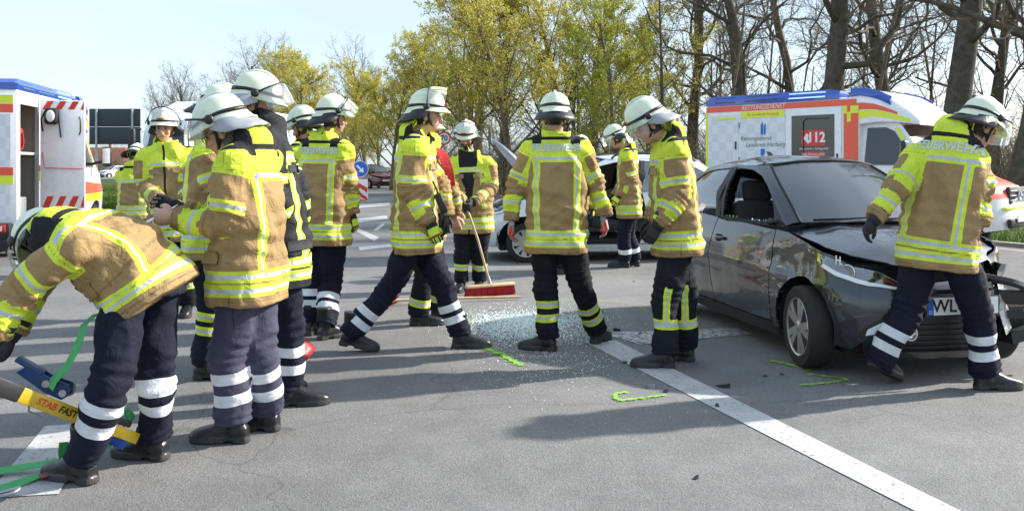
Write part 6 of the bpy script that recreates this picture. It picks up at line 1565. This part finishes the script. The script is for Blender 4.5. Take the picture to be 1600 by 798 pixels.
def grow_tree(seed, H, r0, spec, leaf=0, leafsize=.09):
    """spec per level: (children, length ratio, angle, wiggle, upturn, start fraction)"""
    rnd = random.Random(seed); branches = []; tips = []
    def rv(): return Vector((rnd.gauss(0,1), rnd.gauss(0,1), rnd.gauss(0,1)))
    def grow(p, d, L, r, lvl):
        nch, ratio, ang, wig, upt, st = spec[lvl]; n = (9,8,5,4,3,2)[lvl] ; pts = [p.copy()]; dirs = [d.copy()]
        for i in range(n):
            d = (d+rv()*wig+Vector((0,0,upt))).normalized(); p = p+d*(L/n); pts.append(p.copy()); dirs.append(d.copy())
        rt_ = r*(.32 if lvl else .38); rad = [r+(rt_-r)*(i/n)**.8 for i in range(n+1)]
        if lvl == 0: rad[0] *= 1.35
        branches.append((lvl, pts, rad))
        if lvl+1 >= len(spec):
            tips.append((pts, dirs)); return
        az0 = rnd.random()*6.28
        for k in range(nch):
            t = st+(1-st)*(k+rnd.random()*.8)/nch; t = min(t, .999); i = min(int(t*n), n-1); f = t*n-i
            q = pts[i].lerp(pts[i+1], f); dd = dirs[i+1]; az = az0+k*2.4+rnd.gauss(0,.35)
            a = dd.orthogonal().normalized(); b_ = dd.cross(a); side = a*math.cos(az)+b_*math.sin(az); an = R(ang*rnd.uniform(.7,1.3))
            nd = (dd*math.cos(an)+side*math.sin(an)).normalized()
            rr = rad[i]*(.46 if lvl == 0 else .58)*rnd.uniform(.75,1.0); grow(q, nd, L*ratio*rnd.uniform(.65,1.2)*(1.15-.5*t if lvl == 0 else 1.1-.4*t), max(rr, .006), lvl+1)
    grow(Vector((0,0,-.15)), Vector((0,0,1)), H*.82, r0, 0)
    tr, cr = MB(), MB()
    for lvl, pts, rad in branches:
        if lvl <= 1: tr.tube(pts, rad, 9 if lvl == 0 else 6, cap=True)
        else: cr.tube(pts, rad, (0,0,4,3,3,3)[lvl], cap=False)
    cr.cur = 1
    if leaf:
        for pts, dirs in tips:
            for _ in range(leaf):
                i = rnd.randrange(len(pts)-1); p = pts[i].lerp(pts[i+1], rnd.random())+rv()*.07; s = leafsize*rnd.uniform(.5,1.2)
                a = rv().normalized(); b_ = a.orthogonal().normalized(); c = a.cross(b_)
                cr.add([p-b_*s*.5, p+c*s*.42, p+b_*s*.5, p-c*s*.42], [(0,1,2,3)])
    tr.cur = 0
    return tr.mesh('trunk'), cr.mesh('crown')
def proto(seed, H, r0, spec, bark, twig, leafm=None, leaf=0, leafsize=.09):
    t, c = grow_tree(seed, H, r0, spec, leaf, leafsize)
    t.materials.append(M[bark]); t.polygons.foreach_set('use_smooth', [True]*len(t.polygons)); t.update(); c.materials.append(M[twig]); c.materials.append(M[leafm or twig]); return t, c
OAK = [(14,.44,50,.055,.05,.34),(8,.48,52,.22,.06,.18),(6,.50,46,.24,.05,.15),(5,.55,40,.22,.03,.15),(0,.5,40,.2,.02,.2)]
OAKW = [(12,.58,74,.06,.03,.30),(9,.46,50,.24,.05,.18),(7,.48,46,.26,.05,.15),(5,.55,40,.24,.03,.12),(0,.5,40,.2,.02,.2)]
MAPLE = [(17,.46,48,.07,.05,.14),(8,.46,42,.12,.08,.15),(6,.50,40,.16,.06,.15),(4,.55,38,.18,.05,.15),(0,.5,40,.2,.04,.2)]
BIRCH = [(14,.36,42,.05,.05,.22),(7,.46,40,.12,.08,.2),(5,.50,38,.16,.06,.15),(0,.5,40,.2,.04,.2)]
SAP = [(13,.24,46,.03,.02,.25),(5,.5,42,.12,.08,.2),(4,.5,40,.16,.06,.2),(0,.5,40,.2,.04,.2)]
PRT = {'oak1': proto(11,17,.40,OAKW,'bark_oak','bark_twig','leaf_olive',1,.05), 'oak2': proto(23,17,.44,OAK,'bark_oak','bark_twig','leaf_olive',1,.05), 'oak3': proto(5,16,.40,OAK,'bark_oak','bark_twig'),
       'may1': proto(31,12,.20,MAPLE,'bark_twig','bark_twig','leaf_yellow',9,.095), 'may2': proto(47,12,.18,MAPLE,'bark_twig','bark_twig','leaf_yellow',8,.095), 'may3': proto(52,11,.17,MAPLE,'bark_twig','bark_twig','leaf_green',8,.095),
       'may4': proto(58,12,.16,BIRCH,'bark_twig','bark_twig','leaf_yellow',8,.10), 'bare': proto(61,12,.20,MAPLE,'bark_grey','bark_grey'), 'sap1': proto(71,11,.10,SAP,'bark_twig','bark_twig'), 'sap2': proto(72,12,.12,SAP,'bark_oak','bark_twig','leaf_olive',2,.07)}
def plant(kind, u, Y, H, rot=None, name='tree', label='', grp='', h0=12.0):
    t, c = PRT[kind]; x = (u-CX)*Y/F; o = empty(name, (x, Y, -.02), random.random()*6.28 if rot is None else rot, H/h0); tag(o, label, 'tree', grp)
    link('trunk', t, None, o); link('crown', c, None, o); return o
LO, GO = 'bare gnarled oak with dark trunk in the wood behind the ambulance', 'bare oaks behind the ambulance'
for k, u, Y, H, rot in (('oak1',1288,27,17,2.2),('oak2',1472,24.5,17,.6),('oak3',1592,22.5,16,1.7)):
    plant(k, u, Y, H, rot, 'oak_tree', {'oak1':'wide bare oak with long crooked limbs rising behind the ambulance roof','oak2':'thick bare oak trunk behind the ambulance cab and the striding man','oak3':'bare oak trunk on the verge right of the striding man'}[k], GO, 17 if k != 'oak3' else 16)
for k, u, Y, H in (('oak2',1400,37,16),('oak3',1165,36,15),('oak2',1690,29,17),('oak3',1535,44,17),('oak1',1235,50,17),('oak2',1075,48,16),('oak3',930,56,17),('oak2',745,62,17),('oak3',1350,60,18)):
    plant(k, u, Y, H, None, 'oak_tree', LO, GO, 17)
for k, u, Y, H, lb in (('may1',800,39,11.5,'yellow blossoming tree rising behind the raised bonnet'),('may2',735,43,12.0,'tall yellow blossoming tree behind the bearded firefighter'),('may3',962,37,10.5,'fresh green leafing tree above the firefighter at the silver car'),
        ('may1',880,44,12.5,'yellow blossoming tree behind the man seen squarely from behind'),('may2',1015,46,11.0,'yellow-green tree left of the ambulance rear'),('may1',690,52,10.0,'yellow blossoming tree behind the 70 speed sign')):
    plant(k, u, Y, H, None, 'spring_tree', lb, 'blossoming trees at the edge of the wood')
for k, u, Y, H, lb in (('may1',490,58,9.8,'rounded yellow tree behind the man with the hanging glove'),('may2',590,60,8.8,'yellow tree behind the round arrow sign and red car'),('may1',545,64,8.2,'small yellow tree left of the round arrow sign'),('may2',430,70,8.0,'yellow tree beside the leafless grey trees'),('may1',640,66,8.6,'yellow tree behind the striding man with flipped-up visor'),('may2',466,52,9.0,'yellow tree just right of the black-jacketed man'),('may1',612,50,8.2,'low yellow tree between the arrow sign and the striding man'),('may2',552,54,8.6,'yellow tree right of the man with the hanging glove')):
    plant(k, u, Y, H, None, 'spring_tree', lb, 'blossoming trees beyond the far road')
plant('may4', 652, 50, 10.8, None, 'spring_tree', 'slender yellow tree with open crown taller than its neighbours', 'blossoming trees beyond the far road')
for u, Y, H in ((300,78,11),(345,84,12),(405,78,13.2),(440,86,13),(265,84,9.5),(378,92,13),(572,82,14),(330,95,12),(250,88,10.5),(285,82,11.5),(425,82,14)):
    plant('bare', u, Y, H, None, 'bare_tree', 'leafless pale grey tree beyond the meadow', 'leafless trees beyond the meadow')
rs = random.Random(4)
for i in range(56):
    u = rs.uniform(700, 1680); Y = rs.uniform(31, 62); k = rs.choice(('sap1','sap2'))
    if u < 950: Y = max(Y, 42)
    plant(k, u, Y, rs.uniform(8, 14), None, 'young_tree', 'thin leafless young tree standing in the wood', 'thin young trees in the wood')
# undergrowth: brush nobody could count
def brush(name, n, ufn, hmin, hmax, m, label):
    mb = MB(); r = random.Random(9)
    for _ in range(n):
        u, Y = ufn(r); x = (u-CX)*Y/F; h = r.uniform(hmin, hmax)*r.uniform(.5,1); p = Vector((x, Y, -.05)); d = Vector((r.gauss(0,.3), r.gauss(0,.3), 1)).normalized(); pts = [p]
        for k in range(4): d = (d+Vector((r.gauss(0,.22), r.gauss(0,.22), .02))).normalized(); pts.append(pts[-1]+d*h/4)
        mb.tube(pts, [.016,.013,.010,.007,.003], 3, cap=False)
        for j in range(4):
            q = pts[r.randrange(1,5)]; e = Vector((r.gauss(0,1), r.gauss(0,1), r.uniform(.1,1))).normalized()*h*.28; mb.tube([q, q+e*.5+Vector((0,0,.03)), q+e], [.007,.005,.003], 3, cap=False)
    me = mb.mesh(name); tag(link(name, me, m), label, 'undergrowth', kind='stuff')
brush('undergrowth', 7000, lambda r: ((lambda u: (u, r.uniform(max(27, 37-(u-780)*.016), 58)))(r.uniform(690, 1700))), 1.2, 5.0, M['bark_twig'], 'brown leafless brush between the trees')
brush('far_hedge', 3500, lambda r: (r.uniform(60, 560), r.uniform(125, 160)), 3.0, 8.0, M['bark_grey'], 'grey brown hedge line on the horizon beyond the meadow')
